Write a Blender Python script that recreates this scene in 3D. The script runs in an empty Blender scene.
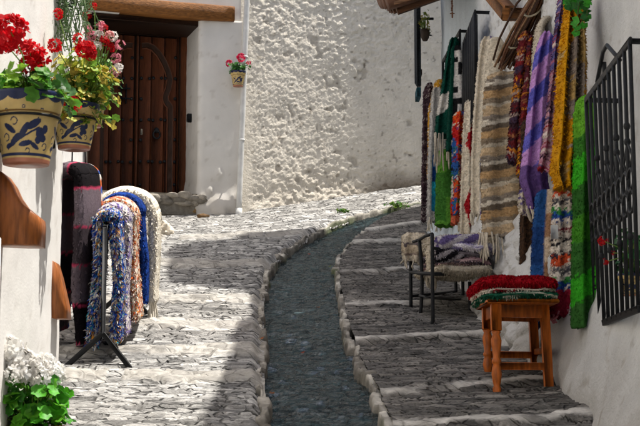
import bpy, math, random
import numpy as np

random.seed(7)
RNG = np.random.default_rng(11)
C = bpy.context.scene.collection
SC = bpy.context.scene

# ------------------------------------------------------------------ camera
CAM_H, FPX, CX, CY = 1.49, 1500.0, 320.0, 213.0
PITCH = math.atan(191.0 / 1500.0)
SLOPE = 0.225
cd = bpy.data.cameras.new('camera')
cam = bpy.data.objects.new('camera', cd)
C.objects.link(cam)
cam.location = (0, 0, CAM_H)
cam.rotation_euler = (math.pi / 2 + PITCH, 0, 0)
cd.sensor_width = 36.0
cd.lens = FPX / 640 * 36.0
cd.clip_start = 0.05
cd.clip_end = 500
cd.dof.use_dof = True
cd.dof.focus_distance = 9.0
cd.dof.aperture_fstop = 13
SC.camera = cam

# ------------------------------------------------------------------ world and sun
SUN_DIR = np.array([1.0, 0.20, 2.75]); SUN_DIR /= np.linalg.norm(SUN_DIR)
w = bpy.data.worlds.new('World'); SC.world = w; w.use_nodes = True
nt = w.node_tree
sky = nt.nodes.new('ShaderNodeTexSky'); sky.sky_type = 'NISHITA'; sky.sun_disc = False; sky.dust_density = 4.0; sky.ozone_density = 0.5
sky.sun_elevation = math.asin(SUN_DIR[2])
sky.sun_rotation = math.atan2(SUN_DIR[0], SUN_DIR[1])
bg = nt.nodes['Background']; bg.inputs['Strength'].default_value = 0.12
nt.links.new(sky.outputs[0], bg.inputs['Color'])
sl = bpy.data.lights.new('sun', 'SUN'); sl.energy = 5.0; sl.angle = math.radians(0.5); sl.color = (1.0, 0.95, 0.87)
so = bpy.data.objects.new('sun', sl); C.objects.link(so)
from mathutils import Vector
so.rotation_euler = Vector(SUN_DIR).to_track_quat('Z', 'Y').to_euler()
so.location = (4, 0, 12)
SC.view_settings.view_transform = 'Standard'
SC.view_settings.look = 'None'
SC.view_settings.exposure = 0.5
SC.view_settings.gamma = 1
SC.view_settings.use_curve_mapping = False

# ------------------------------------------------------------------ maths helpers
cp, sp = math.cos(PITCH), math.sin(PITCH)
def ray(px, py):
    u, v = (px - CX) / FPX, (CY - py) / FPX
    return np.array([u, cp - v * sp, sp + v * cp])
def P(px, py, Y):
    r = ray(px, py); t = Y / r[1]
    return np.array([0, 0, CAM_H]) + r * t
def sstep(a, b, x):
    t = np.clip((x - a) / (b - a), 0, 1); return t * t * (3 - 2 * t)
def Hg(x, y):
    x = np.asarray(x, float); y = np.asarray(y, float)
    return SLOPE * y + sstep(11.5, 15.5, y) * 0.13 * np.clip(x + 0.8, 0, 3)
def G(px, py):
    """where the view ray through a pixel of the photograph meets the ground"""
    r = ray(px, py); o = np.array([0, 0, CAM_H]); a = 3.0
    for t in np.arange(3.0, 24, .02):
        p = o+r*t
        if p[2] < Hg(p[0], p[1]): return p
    return o+r*24
def _h(i, j, k, s):
    n = (i.astype(np.int64) * 374761393 + j.astype(np.int64) * 668265263 + k.astype(np.int64) * 2147483647 + s * 974711) & 0xffffffff
    n = ((n ^ (n >> 13)) * 1274126177) & 0xffffffff
    n = ((n ^ (n >> 15)) * 2246822519) & 0xffffffff
    return ((n ^ (n >> 16)) & 0xffffff) / float(0xffffff)
def h2(i, j, s=0):
    return _h(np.asarray(i), np.asarray(j), np.zeros_like(np.asarray(i)), s)
def vn(x, y, z, s=0):
    x, y, z = np.broadcast_arrays(np.asarray(x, float), np.asarray(y, float), np.asarray(z, float))
    i, j, k = np.floor(x), np.floor(y), np.floor(z)
    fx, fy, fz = x - i, y - j, z - k
    fx, fy, fz = fx*fx*(3-2*fx), fy*fy*(3-2*fy), fz*fz*(3-2*fz)
    i, j, k = i.astype(np.int64), j.astype(np.int64), k.astype(np.int64)
    r = 0
    for a in (0, 1):
        for b in (0, 1):
            for c in (0, 1):
                wgt = (fx if a else 1-fx) * (fy if b else 1-fy) * (fz if c else 1-fz)
                r = r + wgt * _h(i+a, j+b, k+c, s)
    return r * 2 - 1
def fbm(x, y, z=0.0, o=4, s=0):
    r, a, f = 0, 0.5, 1.0
    for q in range(o):
        r = r + a * vn(x*f, y*f, np.asarray(z)*f, s+q); a *= .5; f *= 2.03
    return r
def voro(x, y, s=0, jit=.9):
    """anisotropy is done by the caller; returns F1, F2, cell id pair"""
    i0, j0 = np.floor(x).astype(np.int64), np.floor(y).astype(np.int64)
    f1 = np.full(x.shape, 9.0); f2 = f1.copy(); ci = i0.copy(); cj = j0.copy()
    for a in (-1, 0, 1):
        for b in (-1, 0, 1):
            ii, jj = i0+a, j0+b
            px = ii + .5 + jit*(h2(ii, jj, s)-.5); py = jj + .5 + jit*(h2(ii, jj, s+1)-.5)
            d = np.hypot(px-x, py-y)
            n = d < f1
            f2 = np.where(n, f1, np.minimum(f2, d)); f1 = np.where(n, d, f1)
            ci = np.where(n, ii, ci); cj = np.where(n, jj, cj)
    return f1, f2, ci, cj
def hexl(h, k=1.0):
    h = h.lstrip('#'); c = np.array([int(h[i:i+2], 16)/255 for i in (0, 2, 4)])
    return np.where(c < .04045, c/12.92, ((c+.055)/1.055)**2.4) * k
def pal(*hs): return np.array([hexl(h) for h in hs])

# ------------------------------------------------------------------ materials
def attr_mat(name, rough=.8, spec=.3, nscale=40, nvar=.15, bump=.2, bscale=120, bdist=.01, transl=0.0, attr=True, base=None, vscale=(1,1,1)):
    m = bpy.data.materials.new(name); m.use_nodes = True
    t = m.node_tree; b = t.nodes['Principled BSDF']; L = t.links.new
    b.inputs['Roughness'].default_value = rough
    b.inputs['Specular IOR Level'].default_value = spec
    tc = t.nodes.new('ShaderNodeTexCoord'); mp = t.nodes.new('ShaderNodeMapping'); mp.inputs['Scale'].default_value = vscale
    L(tc.outputs['Object'], mp.inputs[0])
    n = t.nodes.new('ShaderNodeTexNoise'); n.inputs['Scale'].default_value = nscale; n.inputs['Detail'].default_value = 6
    L(mp.outputs[0], n.inputs['Vector'])
    mr = t.nodes.new('ShaderNodeMapRange'); mr.inputs[1].default_value = .3; mr.inputs[2].default_value = .7
    mr.inputs[3].default_value = 1-nvar; mr.inputs[4].default_value = 1+nvar
    L(n.outputs[0], mr.inputs[0])
    mx = t.nodes.new('ShaderNodeMix'); mx.data_type = 'RGBA'; mx.blend_type = 'MULTIPLY'; mx.inputs[0].default_value = 1
    if attr:
        a = t.nodes.new('ShaderNodeAttribute'); a.attribute_name = 'Col'; L(a.outputs['Color'], mx.inputs[6])
    else:
        mx.inputs[6].default_value = (*base, 1)
    L(mr.outputs[0], mx.inputs[7])
    L(mx.outputs[2], b.inputs['Base Color'])
    if bump:
        n2 = t.nodes.new('ShaderNodeTexNoise'); n2.inputs['Scale'].default_value = bscale; n2.inputs['Detail'].default_value = 8; n2.inputs['Roughness'].default_value = .65
        L(mp.outputs[0], n2.inputs['Vector'])
        bp = t.nodes.new('ShaderNodeBump'); bp.inputs['Strength'].default_value = bump; bp.inputs['Distance'].default_value = bdist
        L(n2.outputs[0], bp.inputs['Height']); L(bp.outputs[0], b.inputs['Normal'])
    if transl:
        tr = t.nodes.new('ShaderNodeBsdfTranslucent'); ms = t.nodes.new('ShaderNodeMixShader'); ms.inputs[0].default_value = transl
        L(mx.outputs[2], tr.inputs['Color']); L(b.outputs[0], ms.inputs[1]); L(tr.outputs[0], ms.inputs[2])
        L(ms.outputs[0], t.nodes['Material Output'].inputs['Surface'])
    return m
def slate_mat(name, rough, spec, fine):
    """stones set on edge: crisp thin joints, split faces and chipped light edges across the lane"""
    m = bpy.data.materials.new(name); m.use_nodes = True
    t = m.node_tree; b = t.nodes['Principled BSDF']; L = t.links.new; N = t.nodes.new
    b.inputs['Specular IOR Level'].default_value = spec
    def ramp(src, a, b_, lo, hi):
        r = N('ShaderNodeMapRange'); r.inputs[1].default_value = a; r.inputs[2].default_value = b_; r.inputs[3].default_value = lo; r.inputs[4].default_value = hi
        L(src, r.inputs[0]); return r.outputs[0]
    def math_(op, x, y):
        q = N('ShaderNodeMath'); q.operation = op
        for k, v in enumerate((x, y)):
            if isinstance(v, (int, float)): q.inputs[k].default_value = v
            else: L(v, q.inputs[k])
        return q.outputs[0]
    tc = N('ShaderNodeTexCoord')
    def mapped(sx, sy, sz=1):
        mp = N('ShaderNodeMapping'); mp.inputs['Scale'].default_value = (sx, sy, sz); L(tc.outputs['Object'], mp.inputs[0]); return mp.outputs[0]
    def noise(vec, sc, det=5, rg=.6, dist=0):
        n = N('ShaderNodeTexNoise'); n.inputs['Scale'].default_value = sc; n.inputs['Detail'].default_value = det; n.inputs['Roughness'].default_value = rg; n.inputs['Distortion'].default_value = dist
        L(vec, n.inputs['Vector']); return n.outputs[0]
    va = mapped(1, 4.2*fine, 0)
    wn = N('ShaderNodeTexNoise'); wn.inputs['Scale'].default_value = 5; wn.inputs['Detail'].default_value = 4; L(va, wn.inputs['Vector'])
    vm = N('ShaderNodeVectorMath'); vm.operation = 'SCALE'; vm.inputs['Scale'].default_value = .05; L(wn.outputs['Color'], vm.inputs[0])
    vd = N('ShaderNodeVectorMath'); vd.operation = 'ADD'; L(va, vd.inputs[0]); L(vm.outputs[0], vd.inputs[1])
    vo = N('ShaderNodeTexVoronoi'); vo.feature = 'DISTANCE_TO_EDGE'; vo.inputs['Scale'].default_value = 7.5; L(vd.outputs[0], vo.inputs['Vector'])
    vc = N('ShaderNodeTexVoronoi'); vc.feature = 'F1'; vc.inputs['Scale'].default_value = 7.5; L(vd.outputs[0], vc.inputs['Vector'])
    sx = N('ShaderNodeSeparateColor'); L(vc.outputs['Color'], sx.inputs[0])
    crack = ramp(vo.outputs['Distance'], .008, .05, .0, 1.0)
    streak = noise(mapped(1, 7*fine, 1), 14, 6, .7, .4)
    grain = noise(mapped(1, 3.2, 1), 95, 5, .7)
    patch = noise(mapped(1, 1, 1), 1.7, 4, .6)
    v = ramp(sx.outputs[0], 0, 1, .45, 1.45)
    v = math_('MULTIPLY', v, ramp(streak, .40, .60, .72, 1.22))
    v = math_('MULTIPLY', v, ramp(grain, .35, .65, .72, 1.28))
    v = math_('MULTIPLY', v, ramp(patch, .35, .65, .8, 1.2))
    v = math_('MULTIPLY', v, ramp(crack, 0, 1, .27, 1.0))  # darkened joints: earth, with the shade of the gaps put into the colour
    a = N('ShaderNodeAttribute'); a.attribute_name = 'Col'
    mx = N('ShaderNodeMix'); mx.data_type = 'RGBA'; mx.blend_type = 'MULTIPLY'; mx.inputs[0].default_value = 1
    L(a.outputs['Color'], mx.inputs[6]); L(v, mx.inputs[7]); L(ramp(a.outputs['Alpha'], 0, 1, .28, 1.0), mx.inputs[0]); L(mx.outputs[2], b.inputs['Base Color'])
    L(ramp(streak, .3, .7, rough-.12, rough+.2), b.inputs['Roughness'])
    hgt = math_('ADD', math_('MULTIPLY', crack, .8), math_('ADD', math_('MULTIPLY', streak, .9), math_('ADD', math_('MULTIPLY', grain, .28), math_('MULTIPLY', sx.outputs[1], .5))))
    bp = N('ShaderNodeBump'); bp.inputs['Strength'].default_value = .9; bp.inputs['Distance'].default_value = .016
    L(ramp(a.outputs['Alpha'], 0, 1, .12, .9), bp.inputs['Strength']); L(hgt, bp.inputs['Height']); L(bp.outputs[0], b.inputs['Normal'])
    return m
M = {}
M['plaster'] = attr_mat('whitewash', .9, .15, 6, .08, .9, 48, .02)
M['smooth_plaster'] = attr_mat('smooth_whitewash', .88, .15, 5, .06, .25, 90, .006)
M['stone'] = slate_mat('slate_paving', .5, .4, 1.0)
M['kerb'] = attr_mat('kerb_stone', .8, .25, 25, .22, .6, 60, .01)
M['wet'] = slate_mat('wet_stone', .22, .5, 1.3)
M['wool'] = attr_mat('wool', .95, .08, 90, .22, .6, 260, .006)
M['wood'] = attr_mat('door_wood', .55, .3, 20, .35, .5, 40, .006, vscale=(6, 6, .5))
M['beam'] = attr_mat('beam_wood', .65, .25, 9, .4, .6, 16, .012, vscale=(.6, 8, 8))
M['varnish'] = attr_mat('varnished_wood', .38, .35, 14, .5, .35, 30, .004, vscale=(4, 4, .6))
M['terracotta'] = attr_mat('terracotta', .75, .25, 20, .25, .4, 60, .006)
M['ceramic'] = attr_mat('glazed_ceramic', .35, .4, 25, .12, .12, 60, .004)
M['leaf'] = attr_mat('leaf', .5, .35, 60, .25, .2, 120, .003, transl=.3)
M['petal'] = attr_mat('petal', .65, .2, 80, .08, 0, transl=.5)
M['iron'] = attr_mat('black_iron', .55, .2, 30, .3, .3, 120, .003, attr=False, base=(.013, .014, .016))
M['pipe'] = attr_mat('painted_pipe', .6, .3, 8, .2, .15, 60, .004, attr=False, base=(.66, .66, .64))
M['rubble'] = attr_mat('earth', .9, .2, 12, .35, .7, 40, .02)
def water_mat():
    m = bpy.data.materials.new('stream_water'); m.use_nodes = True
    t = m.node_tree; L = t.links.new
    for n in list(t.nodes):
        if n.type == 'BSDF_PRINCIPLED': t.nodes.remove(n)
    out = t.nodes['Material Output']
    tc = t.nodes.new('ShaderNodeTexCoord'); mp = t.nodes.new('ShaderNodeMapping'); mp.inputs['Scale'].default_value = (1, 3.2, 1)
    L(tc.outputs['Object'], mp.inputs[0])
    n2 = t.nodes.new('ShaderNodeTexNoise'); n2.inputs['Scale'].default_value = 30; n2.inputs['Detail'].default_value = 6
    L(mp.outputs[0], n2.inputs['Vector'])
    bp = t.nodes.new('ShaderNodeBump'); bp.inputs['Strength'].default_value = 1.0; bp.inputs['Distance'].default_value = .05
    L(n2.outputs[0], bp.inputs['Height'])
    gl = t.nodes.new('ShaderNodeBsdfGlossy'); gl.inputs['Roughness'].default_value = .03; gl.inputs['Color'].default_value = (.92, .97, 1, 1)
    tr = t.nodes.new('ShaderNodeBsdfTransparent'); tr.inputs['Color'].default_value = (.66, .80, .84, 1)
    fr = t.nodes.new('ShaderNodeFresnel'); fr.inputs['IOR'].default_value = 1.5
    L(bp.outputs[0], gl.inputs['Normal']); L(bp.outputs[0], fr.inputs['Normal'])
    ms = t.nodes.new('ShaderNodeMixShader')
    L(fr.outputs[0], ms.inputs[0]); L(tr.outputs[0], ms.inputs[1]); L(gl.outputs[0], ms.inputs[2]); L(ms.outputs[0], out.inputs['Surface'])
    return m
M['water'] = water_mat()

# ------------------------------------------------------------------ mesh helpers
def build(name, V, F, mat, parent=None, col=None, smooth=True):
    V = np.asarray(V, np.float32).reshape(-1, 3)
    if not isinstance(F, list): F = [F]
    F = [np.asarray(f, np.int32) for f in F if len(f)]
    me = bpy.data.meshes.new(name)
    me.vertices.add(len(V)); me.vertices.foreach_set('co', V.ravel())
    nl = sum(f.size for f in F); nf = sum(len(f) for f in F)
    me.loops.add(nl); me.loops.foreach_set('vertex_index', np.concatenate([f.ravel() for f in F]))
    me.polygons.add(nf)
    tot = np.concatenate([np.full(len(f), f.shape[1], np.int32) for f in F])
    st = np.concatenate([[0], np.cumsum(tot)[:-1]]).astype(np.int32)
    me.polygons.foreach_set('loop_start', st)
    try: me.polygons.foreach_set('loop_total', tot)
    except Exception: pass
    if smooth: me.polygons.foreach_set('use_smooth', np.ones(nf, bool))
    if col is None: col = (0.8, 0.8, 0.8)
    col = np.asarray(col, np.float32)
    if col.ndim == 1: col = np.tile(col, (len(V), 1))
    a = me.color_attributes.new('Col', 'FLOAT_COLOR', 'POINT')
    a.data.foreach_set('color', (col if col.shape[1] == 4 else np.hstack([col[:, :3], np.ones((len(V), 1), np.float32)])).astype(np.float32).ravel())
    me.update(calc_edges=True); me.validate()
    me.materials.append(M[mat] if isinstance(mat, str) else mat)
    o = bpy.data.objects.new(name, me); C.objects.link(o)
    if parent is not None:
        o.parent = parent
        o.matrix_parent_inverse.identity()
        # vertices are given in world space: bring them under the parent
        off = np.array(parent_loc(parent)); me.vertices.foreach_set('co', (V - off).astype(np.float32).ravel()); me.update()
    return o
def parent_loc(p):
    l = np.array(p.location)
    while p.parent is not None:
        p = p.parent; l = l + np.array(p.location)
    return l
def tag(o, label, cat, group=None):
    o['label'] = label; o['category'] = cat
    if group: o['group'] = group
    return o
def thing(name, label, cat, loc, group=None):
    o = bpy.data.objects.new(name, None); C.objects.link(o); o.location = loc; o.empty_display_size = .1
    return tag(o, label, cat, group)
def struct(o): o['kind'] = 'structure'; return o
class MB:
    """collects vertices, faces and colours for one mesh"""
    def __init__(s): s.V, s.Q, s.T, s.K, s.n = [], [], [], [], 0
    def add(s, V, Q=None, T=None, col=(.8, .8, .8)):
        V = np.asarray(V, float).reshape(-1, 3); col = np.asarray(col, float)
        if col.ndim == 1: col = np.tile(col[:3], (len(V), 1))
        s.V.append(V); s.K.append(col[:, :3])
        if Q is not None and len(Q): s.Q.append(np.asarray(Q, int) + s.n)
        if T is not None and len(T): s.T.append(np.asarray(T, int) + s.n)
        s.n += len(V)
        return s
    def box(s, a, b, col=(.8, .8, .8), bev=.004):
        a, b = np.minimum(a, b), np.maximum(a, b)
        bev = min(bev, *(np.array(b)-np.array(a))/2.2)
        return s.obox((np.array(a)+np.array(b))/2, np.eye(3), (np.array(b)-np.array(a))/2, col, bev)
    def obox(s, c, R, h, col=(.8, .8, .8), bev=.004):
        """oriented box with chamfered edges; rows of R are the axes"""
        h = np.array(h, float); bev = min(bev, h.min()*.8)
        V, idx = [], {}
        for sx in (-1, 1):
            for sy in (-1, 1):
                for sz in (-1, 1):
                    for ax in range(3):
                        p = np.array([sx, sy, sz])*(h-bev); p[ax] = (sx, sy, sz)[ax]*h[ax]
                        idx[(sx, sy, sz, ax)] = len(V); V.append(p)
        Q, T = [], []
        for ax in range(3):
            o1, o2 = [(1, 2), (0, 2), (0, 1)][ax]
            for sg in (-1, 1):
                f = []
                for (u, v) in ((-1, -1), (1, -1), (1, 1), (-1, 1)):
                    k = [0, 0, 0]; k[ax] = sg; k[o1] = u; k[o2] = v; f.append(idx[(*k, ax)])
                Q.append(f)
        for ax in range(3):
            o1, o2 = [(1, 2), (0, 2), (0, 1)][ax]
            for u in (-1, 1):
                for v in (-1, 1):
                    k1 = [0, 0, 0]; k1[o1] = u; k1[o2] = v; k2 = list(k1); k1[ax] = -1; k2[ax] = 1
                    Q.append([idx[(*k1, o1)], idx[(*k2, o1)], idx[(*k2, o2)], idx[(*k1, o2)]])
        for sx in (-1, 1):
            for sy in (-1, 1):
                for sz in (-1, 1): T.append([idx[(sx, sy, sz, q)] for q in range(3)])
        V = np.array(V) @ np.array(R) + np.array(c)
        return s.add(V, Q, T, col)
    def bar(s, a, b, w, d=None, col=(.8, .8, .8), up=(0, 0, 1), bev=.003):
        a, b = np.array(a, float), np.array(b, float); d = d or w
        z = b-a; l = np.linalg.norm(z); z /= l
        x = np.cross(up, z)
        if np.linalg.norm(x) < 1e-3: x = np.cross((0, 1, 0), z)
        x /= np.linalg.norm(x); y = np.cross(z, x)
        return s.obox((a+b)/2, np.array([x, y, z]), (w/2, d/2, l/2), col, bev)
    def tube(s, pts, r, n=8, col=(.8, .8, .8), caps=True):
        pts = np.array(pts, float); m = len(pts); r = np.broadcast_to(np.asarray(r, float), (m,))
        tg = np.gradient(pts, axis=0); tg /= np.maximum(np.linalg.norm(tg, axis=1, keepdims=True), 1e-9)
        ref = np.array([0, 0, 1.0]) if abs(tg[0][2]) < .9 else np.array([1.0, 0, 0])
        V = []
        x = np.cross(ref, tg[0]); x /= np.linalg.norm(x)
        for k in range(m):
            x = x - tg[k]*np.dot(x, tg[k]); x /= np.linalg.norm(x); y = np.cross(tg[k], x)
            a = np.arange(n)*2*math.pi/n
            V.append(pts[k] + r[k]*(np.cos(a)[:, None]*x + np.sin(a)[:, None]*y))
        V = np.concatenate(V); Q, T = [], []
        for k in range(m-1):
            for q in range(n):
                Q.append([k*n+q, k*n+(q+1) % n, (k+1)*n+(q+1) % n, (k+1)*n+q])
        if caps:
            V = np.vstack([V, pts[0], pts[-1]])
            for q in range(n):
                T.append([m*n, (q+1) % n, q]); T.append([m*n+1, (m-1)*n+q, (m-1)*n+(q+1) % n])
        if np.asarray(col).ndim == 2 and len(col) == m:
            col = np.vstack([np.repeat(np.asarray(col), n, axis=0)] + ([np.asarray(col)[[0, -1]]] if caps else []))
        return s.add(V, Q, T, col)
    def lathe(s, c, prof, n=24, col=(.8, .8, .8), axis=(0, 0, 1)):
        pr = np.array(prof, float); z = np.array(axis, float); z /= np.linalg.norm(z)
        x = np.cross((0, 1, 0), z); x /= np.linalg.norm(x); y = np.cross(z, x)
        a = np.arange(n)*2*math.pi/n
        V = np.concatenate([np.array(c) + z*h + r*(np.cos(a)[:, None]*x+np.sin(a)[:, None]*y) for r, h in pr])
        m = len(pr); Q = [[k*n+q, k*n+(q+1) % n, (k+1)*n+(q+1) % n, (k+1)*n+q] for k in range(m-1) for q in range(n)]
        V = np.vstack([V, np.array(c)+z*pr[0][1], np.array(c)+z*pr[-1][1]])
        T = [[m*n, (q+1) % n, q] for q in range(n)] + [[m*n+1, (m-1)*n+q, (m-1)*n+(q+1) % n] for q in range(n)]
        return s.add(V, Q, T, col)
    def ball(s, c, r, seed=0, amp=.0, sub=(10, 14), col=(.8, .8, .8), fr=3.0):
        nu, nv = sub
        a = np.linspace(0, math.pi, nu+1); b = np.arange(nv)*2*math.pi/nv
        D = np.array([[math.sin(t)*math.cos(q), math.sin(t)*math.sin(q), math.cos(t)] for t in a for q in b])
        k = 1 + amp*fbm(D[:, 0]*fr+seed*7.1, D[:, 1]*fr, D[:, 2]*fr, 3, seed)*2
        V = np.array(c) + D*np.array(r)*k[:, None]
        Q = [[i*nv+j, (i+1)*nv+j, (i+1)*nv+(j+1) % nv, i*nv+(j+1) % nv] for i in range(nu) for j in range(nv)]
        return s.add(V, Q, None, col)
    def out(s, name, mat, parent=None, smooth=True):
        V = np.concatenate(s.V); K = np.concatenate(s.K)
        F = []
        if s.Q: F.append(np.concatenate(s.Q))
        if s.T: F.append(np.concatenate(s.T))
        return build(name, V, F, mat, parent, K, smooth)
def gridq(nr, nc, off=0, wrap=False):
    i, j = np.meshgrid(np.arange(nr-1), np.arange(nc if wrap else nc-1), indexing='ij')
    i, j = i.ravel(), j.ravel(); j2 = (j+1) % nc
    return np.stack([i*nc+j, i*nc+j2, (i+1)*nc+j2, (i+1)*nc+j], 1)+off
def vnormals(V, Q):
    n = np.zeros_like(V); a = np.cross(V[Q[:, 2]]-V[Q[:, 0]], V[Q[:, 3]]-V[Q[:, 1]])
    for k in range(4): np.add.at(n, Q[:, k], a)
    return n/np.maximum(np.linalg.norm(n, axis=1, keepdims=True), 1e-12)
def polyx(pts, y):
    p = np.array(pts); p = p[np.argsort(p[:, 1])]
    return np.interp(y, p[:, 1], p[:, 0])

# ------------------------------------------------------------------ the street
CHL = [G(*p)[:2] for p in ((265,426),(262,380),(262,340),(262,300),(268,270),(285,250),(305,238),(330,225),(365,212),(400,205))]
CHR = [G(*p)[:2] for p in ((387,426),(378,400),(363,370),(350,340),(342,310),(337,280),(337,262),(344,250),(356,236),(378,221),(405,209),(425,203))]
def ext(pts):
    a, b = np.array(pts[0]), np.array(pts[1]); d = (a-b)/np.linalg.norm(a-b)
    return [a+d*9] + list(pts)
CHL, CHR = ext(CHL), ext(CHR)
# the stream bends to the right beyond the house corner: carry it on sideways
for lst, dy in ((CHL, 0), (CHR, 0)):
    e = np.array(lst[-1]); lst.append(e + np.array([1.3, .55])); lst.append(e + np.array([3.2, 1.2]))
def resample(pts, step):
    p = np.array(pts); d = np.r_[0, np.cumsum(np.linalg.norm(np.diff(p, axis=0), axis=1))]
    n = max(2, int(d[-1]/step)); s_ = np.linspace(0, d[-1], n)
    q = np.stack([np.interp(s_, d, p[:, 0]), np.interp(s_, d, p[:, 1])], 1)
    k = np.hanning(int(.35/step)*2+3); k /= k.sum(); h = len(k)//2
    for c in (0, 1):
        e = np.r_[q[0, c]+(q[0, c]-q[h:0:-1, c]), q[:, c], q[-1, c]+(q[-1, c]-q[-2:-h-2:-1, c])]
        q[:, c] = np.convolve(e, k, 'valid')
    return q
CHLs, CHRs = resample(CHL, .02), resample(CHR, .02)

LBANDS = [G(220, y)[1] for y in (385, 361, 334, 306, 269, 240)]
RSTEPS = [((448,426),(565,417)), ((398,394),(500,381)), ((366,342),(481,331)), ((351,307),(409,303)), ((338,274),(419,267)), ((357,243),(412,239)), ((380,229),(419,221))]
RST = []
for a, b in RSTEPS:
    ga, gb = G(*a), G(*b); RST.append((ga[0], ga[1], (gb[1]-ga[1])/(gb[0]-ga[0])*.6))
RST = [(.5, RST[0][1]-1.45*k, .12) for k in (3, 2, 1)] + RST

def stones(x, y, sx, sy, seed):
    wx = x + .03*fbm(x*3, y*3, 0, 3, seed); wy = y + .022*fbm(x*4, y*4, 5.0, 3, seed+3)
    f1, f2, ci, cj = voro(wx/sx, wy/sy, seed)
    edge = np.clip((f2-f1-.05)/.12, 0, 1)
    r1, r2, r3 = h2(ci, cj, seed+7), h2(ci, cj, seed+8), h2(ci, cj, seed+9)
    return edge, r1, r2, r3, (wy/sy - cj - .5)
def left_height(x, y):
    edge, r1, r2, r3, ty = stones(x, y, .15, .031, 21)
    big = .022*fbm(x*1.6, y*1.6, 0, 3, 4)
    z = Hg(x, y) + big + edge*(.005+.016*r1) + ty*.014*(r2-.35) + .003*fbm(x*40, y*90, 0, 3, 9)
    dust = np.clip(.5+1.2*fbm(x*1.3+3, y*1.3, 2., 3, 77), 0, 1)
    tone = .29 + .25*r3
    c = np.clip(tone, .05, .6)[:, None]*np.array([1.0, .985, .95]) * (.3+.7*edge[:, None])  # joints darker: earth mortar plus gap shade painted into the colour
    mort = np.array([.24, .21, .17])
    c = c*(1-.35*dust[:, None]*(1-.5*edge[:, None])) + mort*.35*dust[:, None]*(1-.5*edge[:, None])
    al = np.ones_like(x)
    for q, yb in enumerate(LBANDS):
        d = y - (yb + .04*fbm(x*2.5, q*3.3, 0, 3, 31) + .05*(x+.9))
        wdt = .05 + .02*fbm(x*5, q*1.7, 0, 2, 33)
        m = sstep(wdt+.015, wdt-.005, np.abs(d))
        blk = vn(x*5.2+q*3.1, q*9.1, 0, 35)
        m = m*(blk > -.72)
        z = z + m*(.018+.012*blk) + .026*sstep(-.05, .0, d) * sstep(1.1, .3, d)
        cb = (.36+.07*blk+.08*fbm(x*20, y*20, 0, 3, 36))[:, None]*np.array([1.0, .95, .86])
        c = c*(1-m[:, None]) + cb*m[:, None]; al = al*(1-.8*m)
    dx = channel_left_x(y) - x
    z = z - .055*sstep(.06, -.012, dx)
    return z, np.hstack([c, al[:, None]])
def right_height(x, y):
    edge, r1, r2, r3, ty = stones(x, y, .17, .030, 51)
    z = .018*fbm(x*1.6, y*1.6, 0, 3, 14) + edge*(.004+.012*r1) + ty*.012*(r2-.4) + .003*fbm(x*40, y*90, 0, 3, 19)
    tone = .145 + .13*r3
    c = np.clip(tone, .02, .3)[:, None]*np.array([1.0, .93, .83]) * (.4+.6*edge[:, None])  # joint colour holds dark earth and painted shade between the stones
    base = np.zeros_like(x); white = np.zeros_like(x)
    # tread: flatter than the hill; riser: a low whitewashed kerb of stones
    yy = [s[1] for s in RST] + [RST[-1][1]+1.6]
    tot = Hg(x, y)
    ph = np.full(x.shape, np.nan); prev = None
    off = np.zeros_like(x); al = np.ones_like(x)
    for q, (x0, y0, k) in enumerate(RST):
        yl = y0 + k*(x-x0) + .035*fbm(x*3, q*5.1, 0, 3, 61)
        nxt = RST[q+1] if q+1 < len(RST) else (x0, y0+1.7, k)
        yn = nxt[1] + nxt[2]*(x-nxt[0])
        t = (y-yl)/np.maximum(yn-yl, .3)
        inside = (y >= yl) & (y < yn+.1)
        o = .020 - .040*np.clip(t, 0, 1)
        off = np.where(inside, o, off)
        d = y-yl
        blk = vn(x*6.5+q*3.7, q*7.7, 0, 63)
        m = sstep(-.035+.012*blk, -.022+.012*blk, d)*sstep(.028+.022*blk, .012+.022*blk, d)
        off = np.where((d > -.06) & (d <= .0), -.020+.040*sstep(-.05, -.01, d), off)
        off = off + m*(.004+.006*blk+.008*fbm(x*26, y*30, 0., 3, 68)); z = z*(1-.9*m)
        cb = (.58+.10*blk+.14*fbm(x*22, y*22, z*20, 3, 66))[:, None]*np.array([1.0, .95, .86])
        m = m*np.clip(.85+1.5*fbm(x*9, y*14, 3., 4, 67), 0, 1)
        c = c*(1-m[:, None]) + cb*m[:, None]; al = al*(1-m)
    return tot+off+z, np.hstack([c, al[:, None]])
def sheet(name, xl, xr, ys, nu, fn, mat, shear=0.0):
    u = np.linspace(0, 1, nu)
    X = xl[:, None]*(1-u) + xr[:, None]*u
    Yg = np.repeat(ys[:, None], nu, 1) + shear*(X-.7)
    z, c = fn(X.ravel(), Yg.ravel())
    V = np.stack([X.ravel(), Yg.ravel(), z], 1)
    return V, c
ys = np.concatenate([np.arange(-4, 4.8, .06), np.arange(4.8, 12.5, .0078), np.arange(12.5, 16.6, .012)])
KS = float(np.mean([q[2] for q in RST])); print('KS', KS, RST)
lw = np.interp(ys, [-4, 6.62, 6.64, 14.3, 14.9, 16.6], [-1.2, -1.2, -1.75, -2.55, -2.7, -2.7])
def channel_left_x(y):
    s_ = CHLs; return np.interp(y, s_[:, 1], s_[:, 0])
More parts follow.
